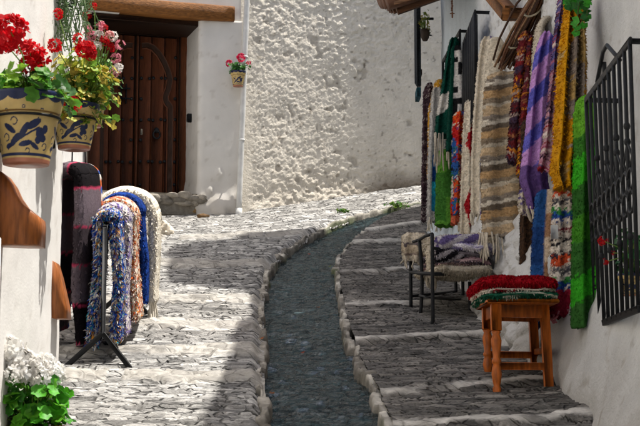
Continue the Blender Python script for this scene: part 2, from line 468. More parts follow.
# left paving: between the left houses and the stream's left edge; behind the bend it runs on along the back wall
V, c = sheet('p', lw, np.minimum(channel_left_x(ys)+.012, 3.2), ys, 170, left_height, 'stone')
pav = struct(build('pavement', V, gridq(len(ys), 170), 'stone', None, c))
yr = np.concatenate([np.arange(-4, 4.8, .06), np.arange(4.8, 12.5, .0078), np.arange(12.5, 15.2, .012)])
xr0 = np.interp(yr, CHRs[:, 1]-KS*(CHRs[:, 0]-.7), CHRs[:, 0])
rr = np.where(yr < 12.6, 1.5, 4.0)
V, c = sheet('p', np.minimum(xr0+.02, 3.9), np.maximum(rr, np.minimum(xr0+.03, 3.95)), yr, 120, right_height, 'stone', KS)
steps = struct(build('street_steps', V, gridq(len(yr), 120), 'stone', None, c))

# stream bed and water, swept between the two edges
def chan(n_across, step, fn, name, mat, nm):
    L_, R_ = resample(CHL, .05), resample(CHR, .05)
    n = int(17/step)
    L2 = np.stack([np.interp(np.linspace(0, 1, n), np.linspace(0, 1, len(L_)), L_[:, k]) for k in (0, 1)], 1)
    # pair by nearest arc fraction on the right edge
    R2 = np.stack([np.interp(np.linspace(0, 1, n), np.linspace(0, 1, len(R_)), R_[:, k]) for k in (0, 1)], 1)
    u = np.linspace(-.03, 1.03, n_across)
    X = L2[:, 0:1]*(1-u)+R2[:, 0:1]*u; Y = L2[:, 1:2]*(1-u)+R2[:, 1:2]*u
    z, c = fn(X.ravel(), Y.ravel())
    V = np.stack([X.ravel(), Y.ravel(), z], 1)
    return struct(build(nm, V, gridq(n, n_across), mat, None, c))
def bed(x, y):
    edge, r1, r2, r3, ty = stones(x, y, .11, .026, 81)
    z = Hg(x, y) - .088 + .02*fbm(x*2, y*2, 0, 3, 24) + edge*(.006+.022*r1) + ty*.016*(r2-.4) + .004*fbm(x*30, y*60, 0, 3, 29)
    tone = .02+.13*r3**2
    green = np.clip(.4+fbm(x*2.2, y*1.1, 0, 3, 88), 0, 1)
    cc = (np.array([.66, 1.02, 1.08])*(1-green[:, None])+np.array([.66, 1.02, .96])*green[:, None])
    c = (.085+1.3*tone[:, None])*cc*(.4+.6*edge[:, None])
    return z, c
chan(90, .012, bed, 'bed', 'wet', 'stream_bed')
def wat(x, y):
    z = Hg(x, y) - .054 + .020*fbm(x*12, y*34, 0, 4, 41) + .02*fbm(x*2, y*2, 0, 3, 24)
    return z, np.tile([.5, .5, .5], (len(x), 1))
chan(40, .02, wat, 'water', 'water', 'water')
# earth under everything
yy = np.array([-30., 60.]); V = [[-40, -30, SLOPE*-30-.16], [40, -30, SLOPE*-30-.16], [40, 60, SLOPE*60-.16], [-40, 60, SLOPE*60-.16]]
struct(build('ground', V, np.array([[0, 1, 2, 3]]), 'rubble', None, (.2, .17, .13)))

def kerb(path, side, seed, nm, tone):
    """low edging of irregular flat stones bedded in limewash; side points away from the water"""
    p = path; d = np.r_[0, np.cumsum(np.linalg.norm(np.diff(p, axis=0), axis=1))]
    ss = np.arange(0, d[-1], .010)
    x, y = np.interp(ss, d, p[:, 0]), np.interp(ss, d, p[:, 1])
    keep = (y > 3.5) & (x < 3.0); ss, x, y = ss[keep], x[keep], y[keep]
    tx, ty = np.gradient(x), np.gradient(y); l = np.hypot(tx, ty); tx, ty = tx/l, ty/l
    nx, ny = ty*side, -tx*side
    rs = np.random.default_rng(seed); e = np.cumsum(rs.uniform(.06, .26, 400)); e = e[e < ss[-1]+1]
    k = np.searchsorted(e, ss); lo = np.r_[ss[0]-.1, e][k]; hi = e[np.minimum(k, len(e)-1)]
    ph = np.clip((ss-lo)/(hi-lo), 0, 1); jd = np.minimum(ss-lo, hi-ss)
    wv, hv, ov = rs.uniform(.013, .034, 500)[k], rs.uniform(-.014, .010, 500)[k], rs.uniform(-.020, .016, 500)[k]
    lime = rs.uniform(.15, 1.0, 500)[k]; tilt = rs.uniform(-.02, .02, 500)[k]
    joint = sstep(-.008, .014, jd)
    tt = np.array([-1.25, -1.12, -1.0, -.9, -.7, -.4, -.1, .2, .5, .8, .95, 1.1, 1.3])   # -: water side
    m = len(tt); S = np.repeat(ss[:, None], m, 1); Tt = np.repeat(tt[None], len(ss), 0)
    W = (wv*(.75+.25*joint))[:, None]
    off = Tt*W + ov[:, None] + W*.35 + .014*fbm(S*16, Tt*2, seed, 4, seed)
    top = (hv*joint - .012*(1-joint) + tilt*(ph-.5))[:, None] + .012*fbm(S*22, Tt*1.6, 0., 4, seed+2)+.002
    prof = np.interp(tt, [-1.25, -1.0, -.82, .8, 1.05, 1.3], [-.11, -.04, 0, 0, -.02, -.05])[None]
    X, Y = x[:, None]+nx[:, None]*off, y[:, None]+ny[:, None]*off
    Z = Hg(X, Y)+top+prof
    V = np.stack([X.ravel(), Y.ravel(), Z.ravel()], 1)
    q = np.clip(.5+1.3*fbm(V[:, 0]*9, V[:, 1]*9, V[:, 2]*9, 4, seed+4), 0, 1)
    lm = np.clip(np.repeat(lime, m)*1.2*(.35+.9*q), 0, 1)*np.tile(np.interp(tt, [-1.2, -.9, -.5, 1.3], [.05, .35, 1, .8]), len(ss))
    stone = np.array([.15, .135, .11])*(.7+.6*q[:, None])
    c = stone*(1-lm[:, None])+tone*lm[:, None]*(.85+.3*q[:, None])
    c = c*(.6+.4*np.repeat(joint, m)[:, None])
    moss = (np.tile(np.interp(tt, [-1.1, -.8, -.4], [1, .6, 0]), len(ss))*sstep(.05, .35, np.clip(fbm(V[:, 0]*2.2, V[:, 1]*2.2, 3., 3, seed+6)+.35*sstep(12.3, 13.4, V[:, 1]), -1, 1)))[:, None]*.8
    c = c*(1-moss)+np.array([.07, .10, .03])*moss
    Q = gridq(len(ss), m)
    if side < 0: Q = Q[:, ::-1]
    return struct(build(nm, V, Q, 'kerb', None, c))
kerb(CHLs, -1, 3, 'stream_kerb', np.array([.52, .49, .43]))
kerb(CHRs, 1, 5, 'stream_kerb', np.array([.55, .52, .46]))

# ------------------------------------------------------------------ walls
def wall(name, path, zb, zt, disp, mat, parent, colfn, res=.03, vres=None, thick=.35, zmin_detail=None):
    """a closed slab of wall along a plan path; the face on the right-hand side of nrm() is displaced"""
    p = np.array(path, float); d = np.r_[0, np.cumsum(np.linalg.norm(np.diff(p, axis=0), axis=1))]
    ss = np.unique(np.r_[np.arange(0, d[-1], res), d[-1]])
    x, y = np.interp(ss, d, p[:, 0]), np.interp(ss, d, p[:, 1])
    k = max(3, int(.10/res)|1); kk = np.ones(k)/k; h = k//2
    for _ in range(1):
        xs = np.convolve(np.r_[2*x[0]-x[h:0:-1], x, 2*x[-1]-x[-2:-h-2:-1]], kk, 'valid'); ysm = np.convolve(np.r_[2*y[0]-y[h:0:-1], y, 2*y[-1]-y[-2:-h-2:-1]], kk, 'valid')
        x, y = xs, ysm
    tx, ty = np.gradient(x), np.gradient(y); l = np.hypot(tx, ty); tx, ty = tx/l, ty/l
    nx, ny = ty, -tx                               # right-hand side of the direction of travel
    z0, z1 = zb(x, y), zt(x, y)
    nr = int(np.max(z1-z0)/(vres or res))+2
    v = np.linspace(0, 1, nr)[:, None]
    Z = z0*(1-v)+z1*v; X = np.repeat(x[None], nr, 0); Y = np.repeat(y[None], nr, 0); S = np.repeat(ss[None], nr, 0)
    Hh = Z - Hg(X, Y)
    o = disp(S.ravel(), Hh.ravel(), X.ravel(), Y.ravel(), Z.ravel()).reshape(X.shape)
    FX, FY = X+nx*o, Y+ny*o
    n = len(ss)
    V = np.stack([FX.ravel(), FY.ravel(), Z.ravel()], 1)
    c = colfn(S.ravel(), Hh.ravel(), X.ravel(), Y.ravel(), Z.ravel(), o.ravel())
    bx, by = x-nx*thick, y-ny*thick
    B = np.vstack([np.stack([bx, by, z0], 1), np.stack([bx, by, z1], 1)])
    V2 = np.vstack([V, B]); c2 = np.vstack([c, np.tile([.6, .58, .55], (len(B), 1))])
    Q = gridq(nr, n); N = nr*n
    i = np.arange(n-1)
    Qs = [Q, np.stack([N+i+1, N+i, N+n+i, N+n+i+1], 1), np.stack([(nr-1)*n+i, (nr-1)*n+i+1, N+n+i+1, N+n+i], 1), np.stack([i+1, i, N+i, N+i+1], 1)]
    j = np.arange(nr-1)
    ends = []
    # end caps as fans
    T = []
    for e in (0, n-1):
        a = j*n+e; b = (j+1)*n+e
        m = np.full(len(a), N+e)
        T.append(np.stack([a, m, b], 1) if e == 0 else np.stack([a, b, m], 1))
        T.append(np.array([[(nr-1)*n+e, N+e, N+n+e]] if e == 0 else [[(nr-1)*n+e, N+n+e, N+e]]))
    return build(name, V2, [np.concatenate(Qs), np.concatenate(T)], mat, parent, c2)

W0 = np.array([.76, .735, .69])
def dirt(x, y, z, h, k=1.0, s=0):
    """splash dirt near the ground and rain streaks that belong to the wall"""
    f = np.clip(.5+.9*fbm(x*2.2+y*1.7, z*1.1, 3.0, 4, 91+s), 0, 1)
    low = sstep(.55, .0, h + .25*fbm(x*5+y*4, z*5, 1., 3, 95+s))
    sp = sstep(.36, .5, fbm(x*14+y*11, z*14, 0., 3, 97+s))
    m = np.clip(k*(.12*f+.45*low*(.4+f)+.35*sp), 0, .85)[:, None]
    return W0*(1-m) + np.array([.36, .31, .25])*m

# -- the house on the sunny side: a near wall, then a wall set back as far as the doorway
sunny = thing('whitewashed_house', 'sunlit whitewashed house wall carrying the painted flower pots', 'house', (-1.14, 6.6, float(Hg(-1.14, 6.6))))
def d_sunny(S, h, x, y, z):
    near = (y < 6.7)
    return .010*fbm(y*2, z*.7, x, 3, 5) + .004*fbm(y*16, z*3, x, 3, 6) + .003*fbm(y*30, z*30, x, 2, 7)
def c_sunny(S, h, x, y, z, o):
    return dirt(x, y, z, h, .6, 3)*np.array([1.04, 1.06, 1.1])
wall('wall', [(-1.14, 14.9-18), (-1.14, 6.6), (-1.46, 6.62), (-2.4, 15.2)], lambda x, y: Hg(x, y)-.1, lambda x, y: 6.6+0*x, d_sunny, 'smooth_plaster', sunny, c_sunny, .035, thick=.6)
def ledge(name, x0, prof, y0, y1, col):
    """a timber moulding with an ogee end, running along the wall"""
    mb = MB(); pr = np.array(prof); n = len(pr)
    V = np.vstack([np.stack([pr[:, 0], np.full(n, q), pr[:, 1]], 1) for q in (y0, y1)])
    Q = [[k, (k+1) % n, n+(k+1) % n, n+k] for k in range(n)]
    c0 = len(V); V = np.vstack([V, V[:n].mean(0), V[n:].mean(0)])
    T = [[c0, (k+1) % n, k] for k in range(n)] + [[c0+1, n+k, n+(k+1) % n] for k in range(n)]
    g = (1+.25*fbm(V[:, 0]*30, V[:, 1]*4, V[:, 2]*30, 3, 3))[:, None]
    return mb.add(V, Q, T, np.array(col)*g).out(name, 'varnish', sunny, False)
def pxprof(pts, Y):
    return [tuple(P(a, b, Y)[[0, 2]]) for a, b in pts]
BR = hexl('#9a5a2c', 1.0)
ledge('window_ledge', -1.14, pxprof([(-26,242),(-26,165),(-8,168),(2,172),(9,182),(14,193),(21,203),(31,211),(37,216),(38,222),(37,244),(20,244)], 5.22), 5.22, 5.38, BR)
ledge('window_ledge', -1.14, pxprof([(44,318),(44,254),(54,262),(58,275),(62,292),(65,306),(66,318)], 6.36), 6.36, 6.5, BR)
mb = MB(); mb.box((-1.30, 2.2, .3), (-1.052, 4.93, P(2, 236, 4.93)[2]), W0*.97, .01); mb.out('window_jamb', 'smooth_plaster', sunny, False)

# -- the house with the carved door and the rough old house beside it
TV = np.array([math.cos(math.radians(18)), math.sin(math.radians(18))]); NV = np.array([TV[1], -TV[0]])
P0 = np.array([-.80, 15.05])
def F2(tau, out=0.0): return P0 + TV*tau + NV*out
def F3(tau, z, out=0.0): q = F2(tau, out); return np.array([q[0], q[1], z])
doorh = thing('door_house', 'whitewashed house with a carved wooden double door under a timber lintel', 'house', (*F2(-.3), float(Hg(*F2(-.3)))))
zl0 = P(200, 20.5, 14.95)[2]; zl1 = zl0+.145
JI = F2(-.45, -.60)
def d_pier(S, h, x, y, z):
    return .010*fbm(x*3+y, z*1.5, 0., 3, 15) + .004*fbm(x*14, z*14, y*14, 3, 16) + .05*sstep(.35, 0., h)*(1+fbm(x*8, z*8, 0., 3, 17)) + .02*sstep(.3, .5, fbm(x*9, z*5, 1., 3, 18))*sstep(1.1, .2, h)
wall('wall', [tuple(JI), tuple(F2(-.45)), tuple(F2(-.45)+.44*np.array([math.cos(math.radians(10)), math.sin(math.radians(10))]))], lambda x, y: Hg(x, y)-.1, lambda x, y: 0*x+zl0, d_pier, 'smooth_plaster', doorh, lambda S, h, x, y, z, o: dirt(x, y, z, h, .75, 9)*.93, .02, thick=.3)
def d_flat(S, h, x, y, z): return .008*fbm(x*3+y, z*1.5, 0., 3, 15) + .003*fbm(x*14, z*14, y*14, 3, 16)
wall('upper_wall', [tuple(F2(-1.95)), tuple(F2(-.012))], lambda x, y: 0*x+zl0+.003, lambda x, y: 0*x+7.6, d_flat, 'smooth_plaster', doorh, lambda S, h, x, y, z, o: dirt(x, y, z, h, .5, 9)*.95, .04, thick=.7)
# lintel beam, proud of the wall, with sagging grain
mb = MB(); nL = 60
ss = np.linspace(-2.05, -.10, nL); ring = [(-.10, -1), (.065, -1), (.085, -.85), (.085, .8), (.07, 1), (-.10, 1)]
V = []; K = []
for k, s_ in enumerate(ss):
    for o, hh in ring:
        zc = zl0+.075+.004*math.sin(s_*3); q = F2(s_, o+.006*float(fbm(s_*4, hh*2, 0., 2, 3)))
        V.append([q[0], q[1], zc+hh*(.078+.008*float(fbm(s_*2.3, hh, 4., 2, 5)))])
        g = 1+.5*float(fbm(s_*2.5, hh*6+o*20, 0., 3, 8))
        K.append(hexl('#96622f', .75)*g)
r = len(ring); V = np.array(V); n0 = len(V); V = np.vstack([V, V[:r].mean(0), V[-r:].mean(0)]); K += [K[0], K[-1]]
Q = gridq(nL, r, 0, True); T = [[n0, (k+1) % r, k] for k in range(r)] + [[n0+1, n0-r+k, n0-r+(k+1) % r] for k in range(r)]
mb.add(V, Q, T, np.array(K)); mb.out('lintel', 'beam', doorh, False)
mb = MB()   # recess ceiling boards behind the lintel
a, b = F2(-1.8, -.12), F2(-.46, -.62)
mb.obox(np.array([*(F2(-1.16, -.35)), zl0-.03]), np.array([[*TV, 0], [*NV, 0], [0, 0, 1]]), (.75, .31, .028), hexl('#3a2416'), .004); mb.out('recess_ceiling', 'beam', doorh, False)
# recess back wall left of the door (white return)
# the door itself
DO = np.array([-2.35, 15.18]); DT = TV
def dpt(px, py, out=0.0):
    s_ = (px-88)/94*.985; q = DO+DT*s_+NV*out
    z = P(px, py, q[1]-NV[1]*out)[2]
    return np.array([q[0], q[1], z])
DR = np.array([[*TV, 0], [*NV, 0], [0, 0, 1]])
zb_, zt_ = dpt(182, 200.5)[2]-.02, dpt(150, 36)[2]
DW = hexl('#74422a', .95); DWL = hexl('#7c482a', .95); DD = hexl('#3a2212', .9)
door = MB()
def dbox(mb, x0, x1, z0, z1, o0, o1, col, bev=.004):
    s0, s1 = (x0-88)/94*.985, (x1-88)/94*.985
    c = np.array([*(DO+DT*(s0+s1)/2+NV*(o0+o1)/2), (z0+z1)/2])
    mb.obox(c, DR, (abs(s1-s0)/2, abs(o1-o0)/2, (z1-z0)/2), col, bev)
zf = zt_+.07
dbox(door, 85, 96, zb_, zf, -.05, .05, DW); dbox(door, 172.8, 183.5, zb_, zf, -.05, .05, DWL)
dbox(door, 96.1, 172.7, zt_, zf, -.05, .045, DW)
dbox(door, 173.6, 175.4, zb_, zt_, .04, .062, DD); dbox(door, 96, 172.8, zt_-.012, zt_+.012, .04, .06, DD)
dbox(door, 84, 184, zf+.003, zl0+.06, -.06, .0, DD)
dbox(door, 85, 184, zb_, zf, -.09, -.055, DD)
dobj = door.out('door', 'wood', doorh, False)
def leaf(px):
    mb = MB()
    for (a, b) in zip(px[:-1], px[1:]):
        q = random.uniform(.8, 1.15)
        dbox(mb, a+.35, b-.35, zb_+.01, zt_-.014, -.03, .006+random.uniform(0, .004), DW*q, .006)
    dbox(mb, px[0], px[-1], zb_+.005, zt_-.01, -.045, -.031, DD)
    return mb.out('door_leaf', 'wood', dobj, False)
leaf([134.2, 146.7, 159.9, 172.5]); leaf([96.3, 105, 117.5, 129.6])
mb = MB(); dbox(mb, 129.9, 133.9, zb_+.01, zt_-.016, -.04, .03, DD, .012); dbox(mb, 130.9, 132.9, zb_+.01, zt_-.016, .03, .042, DW, .006); mb.out('door_strip', 'wood', dobj, False)
def arch(mir):
    mb = MB(); cl = np.array([(136.5,46),(142,45.5),(148,48),(154,54),(159,62),(163.5,72),(165.5,80),(164,89),(161,97),(162,102),(166,107),(166.3,120),(166.3,150),(166.3,196)], float)
    d = np.r_[0, np.cumsum(np.linalg.norm(np.diff(cl, axis=0), axis=1))]; n = 90; q = np.linspace(0, d[-1], n)
    cl = np.stack([np.interp(q, d, cl[:, 0]), np.interp(q, d, cl[:, 1])], 1)
    t = np.gradient(cl, axis=0); t /= np.linalg.norm(t, axis=1, keepdims=True); nn = np.stack([-t[:, 1], t[:, 0]], 1)
    W = [-3.6, -3.2, -2.7, -2.5, -1.2, 0, 1.2, 2.5, 2.7, 3.2, 3.6]
    V = []; K = []
    for k in range(n):
        for u in W:
            p = cl[k]+nn[k]*u
            if mir: p = np.array([2*131.9-p[0], p[1]])
            carve = .006*math.sin(k*1.15+u*.9)*math.cos(u*1.3+k*.35) if abs(u) < 2.6 else .006
            o = .018+carve if abs(u) < 3.5 else .004
            V.append(dpt(p[0], p[1], o)); K.append(DD*(.9+30*max(carve, 0)) if abs(u) < 2.6 else DW*.8)
    return mb.add(V, gridq(n, len(W)), None, np.array(K)).out('carved_arch', 'wood', dobj, False)
arch(False); arch(True)
studs = []
def stud(p):
    if studs:
        o = studs[0].copy(); C.objects.link(o); o.parent = dobj
    else:
        o = build('stud', *stud_geo, 'iron', None); o.parent = dobj
    o.location = np.array(p)-parent_loc(dobj); studs.append(o)
_b = MB().ball((0, 0, 0), (.018, .018, .018), 1, 0, (6, 10)); stud_geo = (_b.V[0], _b.Q[0])
for mir in (0, 1):
    for y in (78.5, 120, 162):
        for x in (136.7, 145, 148.8, 157, 161, 171.0):
            stud(dpt(2*131.9-x if mir else x, y+random.uniform(-.5, .5), .014))
    for y in (58, 99, 140, 185):
        for x in (136.7, 171.0):
            stud(dpt(2*131.9-x if mir else x, y, .014))
mb = MB(); a = np.linspace(0, 2*math.pi, 20)
c_ = dpt(152.6, 135, .03); mb.tube([c_+np.array([TV[0]*.035*math.cos(q), TV[1]*.035*math.cos(q), .042*math.sin(q)]) for q in a], .010, 7)
mb.ball(dpt(152.6, 130.5, .02), (.03, .02, .03), 1, 0, (6, 10)); mb.out('knocker', 'iron', dobj)
mb = MB(); dbox(mb, 136.6, 138.6, dpt(137, 135)[2], dpt(137, 129)[2], .008, .016, (.4, .36, .28)); mb.out('keyhole_plate', 'ceramic', dobj)
mb = MB()
for x in (116.5, 121.5): dbox(mb, x-.6, x+.6, dpt(x, 104)[2], dpt(x, 84)[2], .008, .03, (.02,)*3)
for y in (89, 99): dbox(mb, 112.5, 125.5, dpt(119, y+.8)[2], dpt(119, y-.8)[2], .03, .045, (.02,)*3)
mb.out('bolt', 'iron', dobj, False)
# stone doorstep with a broken rubble end
mb = MB(); rs = np.random.default_rng(4)
c_ = dpt(138, 206, .30); mb.obox(c_-np.array([0, 0, .06]), DR, (.66, .32, .125), (.33, .29, .23), .03)
for k in range(26):
    q = dpt(rs.uniform(108, 186), rs.uniform(203, 212), .58+rs.uniform(-.05, .05)); g = rs.uniform(.18, .4)
    mb.ball(q, (rs.uniform(.05, .13), rs.uniform(.04, .07), rs.uniform(.03, .05)), 40+k, .25, (8, 11), np.array([1, .9, .75])*g, 2)
mb.out('doorstep', 'kerb', doorh)
mb = MB(); mb.obox(np.array([*F2(-1.0, -1.25), 5.2]), DR, (1.3, .12, 2.4), (.6, .58, .54), .01); mb.out('sun_blocker', 'plaster', doorh, False)  # unseen slab added behind the recess to keep the sun out of it
# small dark box on the jamb
q = P(190, 118, 15.2); mb = MB(); mb.obox(np.array([q[0], q[1], q[2]]), np.array([[NV[0], NV[1], 0], [-TV[0], -TV[1], 0], [0, 0, 1]]), (.022, .035, .045), (.02, .02, .02), .01); mb.out('switch_box', 'iron', doorh)
# drain pipe with brackets between the two houses
mb = MB(); a = P(238.5, 219, 14.93); b = P(248.5, -40, 14.93); pp = [a+(b-a)*k+np.array([0, -.0, 0]) for k in np.linspace(.03, 1, 24)]
mb.tube(pp, .029, 12); mb.tube([a+(b-a)*.0, a+(b-a)*.04], .034, 12)
po = mb.out('drain_pipe', 'pipe', doorh)
for k in (.30, .62):
    mb = MB(); p_ = a+(b-a)*k; mb.tube([p_-np.array([0, 0, .010]), p_+np.array([0, 0, .010])], .033, 12); mb.bar(p_+np.array([0, .02, 0]), p_+np.array([0, .2, 0]), .014, .014); mb.out('pipe_clip', 'pipe', po)

rough = thing('rough_house', 'old house of thick lumpy whitewash closing the end of the lane', 'house', (*F2(1.2), float(Hg(*F2(1.2)))))
ROUGH = [np.array(F2(-.03))]
for a_, l_ in ((27, .4), (27, .3), (24, .2), (21, .2), (18, .2), (15, .25), (12, .3), (10, .5), (9, 2.2)):
    ROUGH.append(ROUGH[-1]+l_*np.array([math.cos(math.radians(a_)), math.sin(math.radians(a_))]))
ROUGH = [tuple(q) for q in ROUGH]
def lumps(S, z, s=0):
    a = fbm(S*2.1, z*2.1, 0., 4, 101+s)
    b = np.abs(fbm(S*7, z*7, 2., 3, 103+s))
    f1, f2, ci, cj = voro(S*13+.5*vn(S*6, z*6, 0, 3), z*16+.5*vn(S*6, z*6, 5., 4), 105+s)
    cob = np.clip(1-f1*1.25, 0, 1)**1.2*(.45+.8*h2(ci, cj, 107+s))
    return a, b, cob
def d_rough(S, h, x, y, z):
    a, b, cob = lumps(S, z)
    m = np.clip(.70+2.4*fbm(S*1.3, z*.9, 7., 3, 111), .10, 1.35)
    edge = sstep(0, .25, S)
    pit = sstep(.36, .5, fbm(S*9, z*9, 1., 3, 113))
    return edge*(.014*a + .6*m*(.016*cob - .014*b + .017*fbm(S*24, z*27, 0., 4, 115) + .014*np.abs(fbm(S*46, z*50, 2., 3, 116))) - .008*pit + .007*fbm(S*55, z*55, 0., 3, 117)) + .035*sstep(.18, -.05, h)*edge
def c_rough(S, h, x, y, z, o):
    c = np.minimum(dirt(x, y, z, h, .5, 21)*np.array([1.12, 1.08, 1.0]), .88)
    pit = sstep(.36, .5, fbm(S*9, z*9, 1., 3, 113))*.35
    spot = sstep(.40, .5, fbm(S*26, z*26, 3., 2, 119))*.5
    base = sstep(.22, .02, h+.1*fbm(S*4, z*4, 0., 3, 121))*sstep(1.0, 1.7, S)*.8
    m = np.clip(pit+spot+base, 0, .9)[:, None]
    return c*(1-m) + np.array([.16, .12, .08])*m
wall('wall', ROUGH, lambda x, y: Hg(x, y)-.15, lambda x, y: 0*x+8.2, d_rough, 'plaster', rough, c_rough, .0105, .0105, thick=.5)

# -- the shaded house that carries the rugs
shady = thing('shaded_house', 'whitewashed house in shade with iron grilles and woven rugs on its wall', 'house', (1.2, 8.0, float(Hg(1.2, 8.0))))
SH = [(-.57, 6.4), (-.5, 7.6), (-.48, 8.15), (-.36, 8.8), (-.36, 9.7), (-.9, 10.25), (-1.0, 11.7), (-.97, 12.7), (-.8, 13.2)]  # wanted shadow edge on the ground; the unseen wall top is shaped to it
ry = [q[1]+.20*(1.30-q[0]) for q in SH]; rz = [float(Hg(*q))+2.75*(1.30-q[0]) for q in SH]
ry = [-4, 5.0]+ry+[13.7, 14.2, 16]; rz = [4.9, 6.3]+rz+[rz[-1], 10.0, 10.6]  # out-of-view far end raised further to shade the bend of the lane
def d_shady(S, h, x, y, z):
    bat = -sstep(0, 1.15, h)*np.interp(y, [6, 8, 10, 13], [.19, .27, .20, .08])*(y < 13)
    rg = sstep(7.2, 8.2, y)*sstep(10.8, 10.0, y)
    rub = sstep(7.0, 7.5, y)*sstep(9.5, 9.0, y)*sstep(.75, .4, h+.2*fbm(y*3, z*3, 0., 2, 131))
    a, b, cob = lumps(y, z, 40)
    f1, f2, ci, cj = voro(y*5.5, z*8, 135)
    stone = np.clip((f2-f1)/.4, 0, 1)**.6*(.5+.5*h2(ci, cj, 136))
    return bat + .012*a + rg*(.022*cob-.01*b+.01*fbm(y*20, z*20, 0., 3, 133)) + rub*.05*stone + .0045*fbm(y*22, z*22, x, 4, 137) + .05*sstep(.3, 0, h)*(1+.8*fbm(y*5, z*4, 0., 3, 139))
def c_shady(S, h, x, y, z, o):
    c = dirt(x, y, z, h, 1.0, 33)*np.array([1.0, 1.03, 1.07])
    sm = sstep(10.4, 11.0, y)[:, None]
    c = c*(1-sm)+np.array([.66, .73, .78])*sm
    sp = (sstep(.36, .5, fbm(y*30, z*30, 0., 2, 141))*.5*sstep(7.2, 8.2, y)*sstep(10.8, 10, y))[:, None]
    cr = (sstep(.018, .0, np.abs(fbm(y*1.6, z*.8, 4., 3, 143)))*.35*sstep(7.5, 7.0, y))[:, None]
    return c*(1-sp)*(1-cr)+np.array([.2, .15, .1])*sp+np.array([.42, .36, .28])*cr
# travelling towards the camera puts the street on the right-hand side
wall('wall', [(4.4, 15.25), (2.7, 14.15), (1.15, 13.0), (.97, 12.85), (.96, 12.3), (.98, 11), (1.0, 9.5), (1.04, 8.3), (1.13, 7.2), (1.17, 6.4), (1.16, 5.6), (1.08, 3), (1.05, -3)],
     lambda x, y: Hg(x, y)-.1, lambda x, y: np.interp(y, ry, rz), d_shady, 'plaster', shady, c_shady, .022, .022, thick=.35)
def grille(pts, nb, rb, wall_dx, name='window_grille', deco=True):
    """pts: top near, top far, bottom far, bottom near (the near edge is the camera's)"""
    tn, tf, bf, bn = [np.array(p) for p in pts]
    mb = MB()
    for k in range(nb):
        u = k/(nb-1); a = bn+(bf-bn)*u; b = tn+(tf-tn)*u
        mb.tube([a, (a+b)/2, b], rb, 7)
    ex = (tn-tf)/np.linalg.norm(tn-tf)*.015
    mb.bar(tn+ex, tf-ex, .012, .03); mb.bar(bn+ex, bf-ex, .012, .03)
    for p in (tn, tf, bn, bf):
        mb.bar(p, p+np.array([wall_dx, .02, 0]), .014, .022)
    if deco:
        for k in range(1, nb-1, 2):
            a = bn+(bf-bn)*(k/(nb-1)); b = tn+(tf-tn)*(k/(nb-1))
            for f in (.45, .64, .70, .28):
                mb.ball(a+(b-a)*f, (.014, .014, .018), 1, 0, (6, 8))
            e = (bf-bn)/(nb-1)
            for sg in (-1, 1):
                mb.tube([a+(b-a)*.64, a+(b-a)*.57+e*sg*.8, a+(b-a)*.50], .005, 6)
    g = mb.out(name, 'iron', shady)
    if deco:
        sc = MB()
        for k in range(nb-1):
            for f, r in ((.485, .044), (.405, .044)):
                a = bn+(bf-bn)*(k/(nb-1)); b = tn+(tf-tn)*(k/(nb-1)); a2 = bn+(bf-bn)*((k+1)/(nb-1)); b2 = tn+(tf-tn)*((k+1)/(nb-1))
                p = (a+(b-a)*f+a2+(b2-a2)*f)/2; e = (a2-a); 
                th = np.linspace(0, 2*math.pi, 13)
                sc.tube([p+e*.52*math.cos(q)+np.array([-.004, 0, r*math.sin(q)]) for q in th], .006, 6)
        sc.out('scrollwork', 'iron', g)
        bk = MB()   # forged hoop above the grille
        h0, h1, h2_, h3 = P(597, 82, 6.5), P(603, 52, 6.35), P(607, 45, 6.25), P(620, 60, 5.95)
        bk.tube([h0, h0+(h1-h0)*.5, h1, h2_, h2_+(h3-h2_)*.5, h3], .009, 7); bk.tube([P(604, 62, 6.4), P(605, 80, 6.4)], .010, 7)
        bk.out('hoop', 'iron', g)
    return g
grille([P(630, 41, 5.6), P(586, 100, 6.72), P(596, 326, 6.72), P(638.5, 309, 5.6)], 10, .0085, .17)
grille([P(475, 12, 10.1), P(464, 42, 10.8), P(463, 132, 10.8), P(474, 118, 10.1)], 7, .011, .12, deco=False)
grille([P(460, 31, 11.1), P(443, 61, 11.9), P(443, 145, 11.9), P(459, 130, 11.1)], 6, .010, .12, deco=False)
# iron shutters standing open behind those two grilles, seen almost edge on
for a, b in (((468, 22, 128), 10.35), ((451, 45, 140), 11.4)):
    mb = MB(); t_ = P(a[0], a[1], b); l_ = P(a[0], a[2], b)
    mb.box((t_[0]+.015, b-.22, l_[2]), (t_[0]+.045, b+.22, t_[2]), (.03, .034, .04), .004); mb.out('window_shutter', 'beam', shady, False)
# timber poles that stick out of the wall above the rugs
for a, b in (((509, 14, 9.0), (484, -16, 9.5)),):
    mb = MB(); q0, q1 = P(*a), P(*b); mb.bar(q0, q1, .085, .10, hexl('#9a6536', .8), bev=.012); mb.bar(q0, q0+np.array([.25, .05, .0]), .07, .07, hexl('#6a4424')); mb.out('roof_beam', 'beam', shady, False)
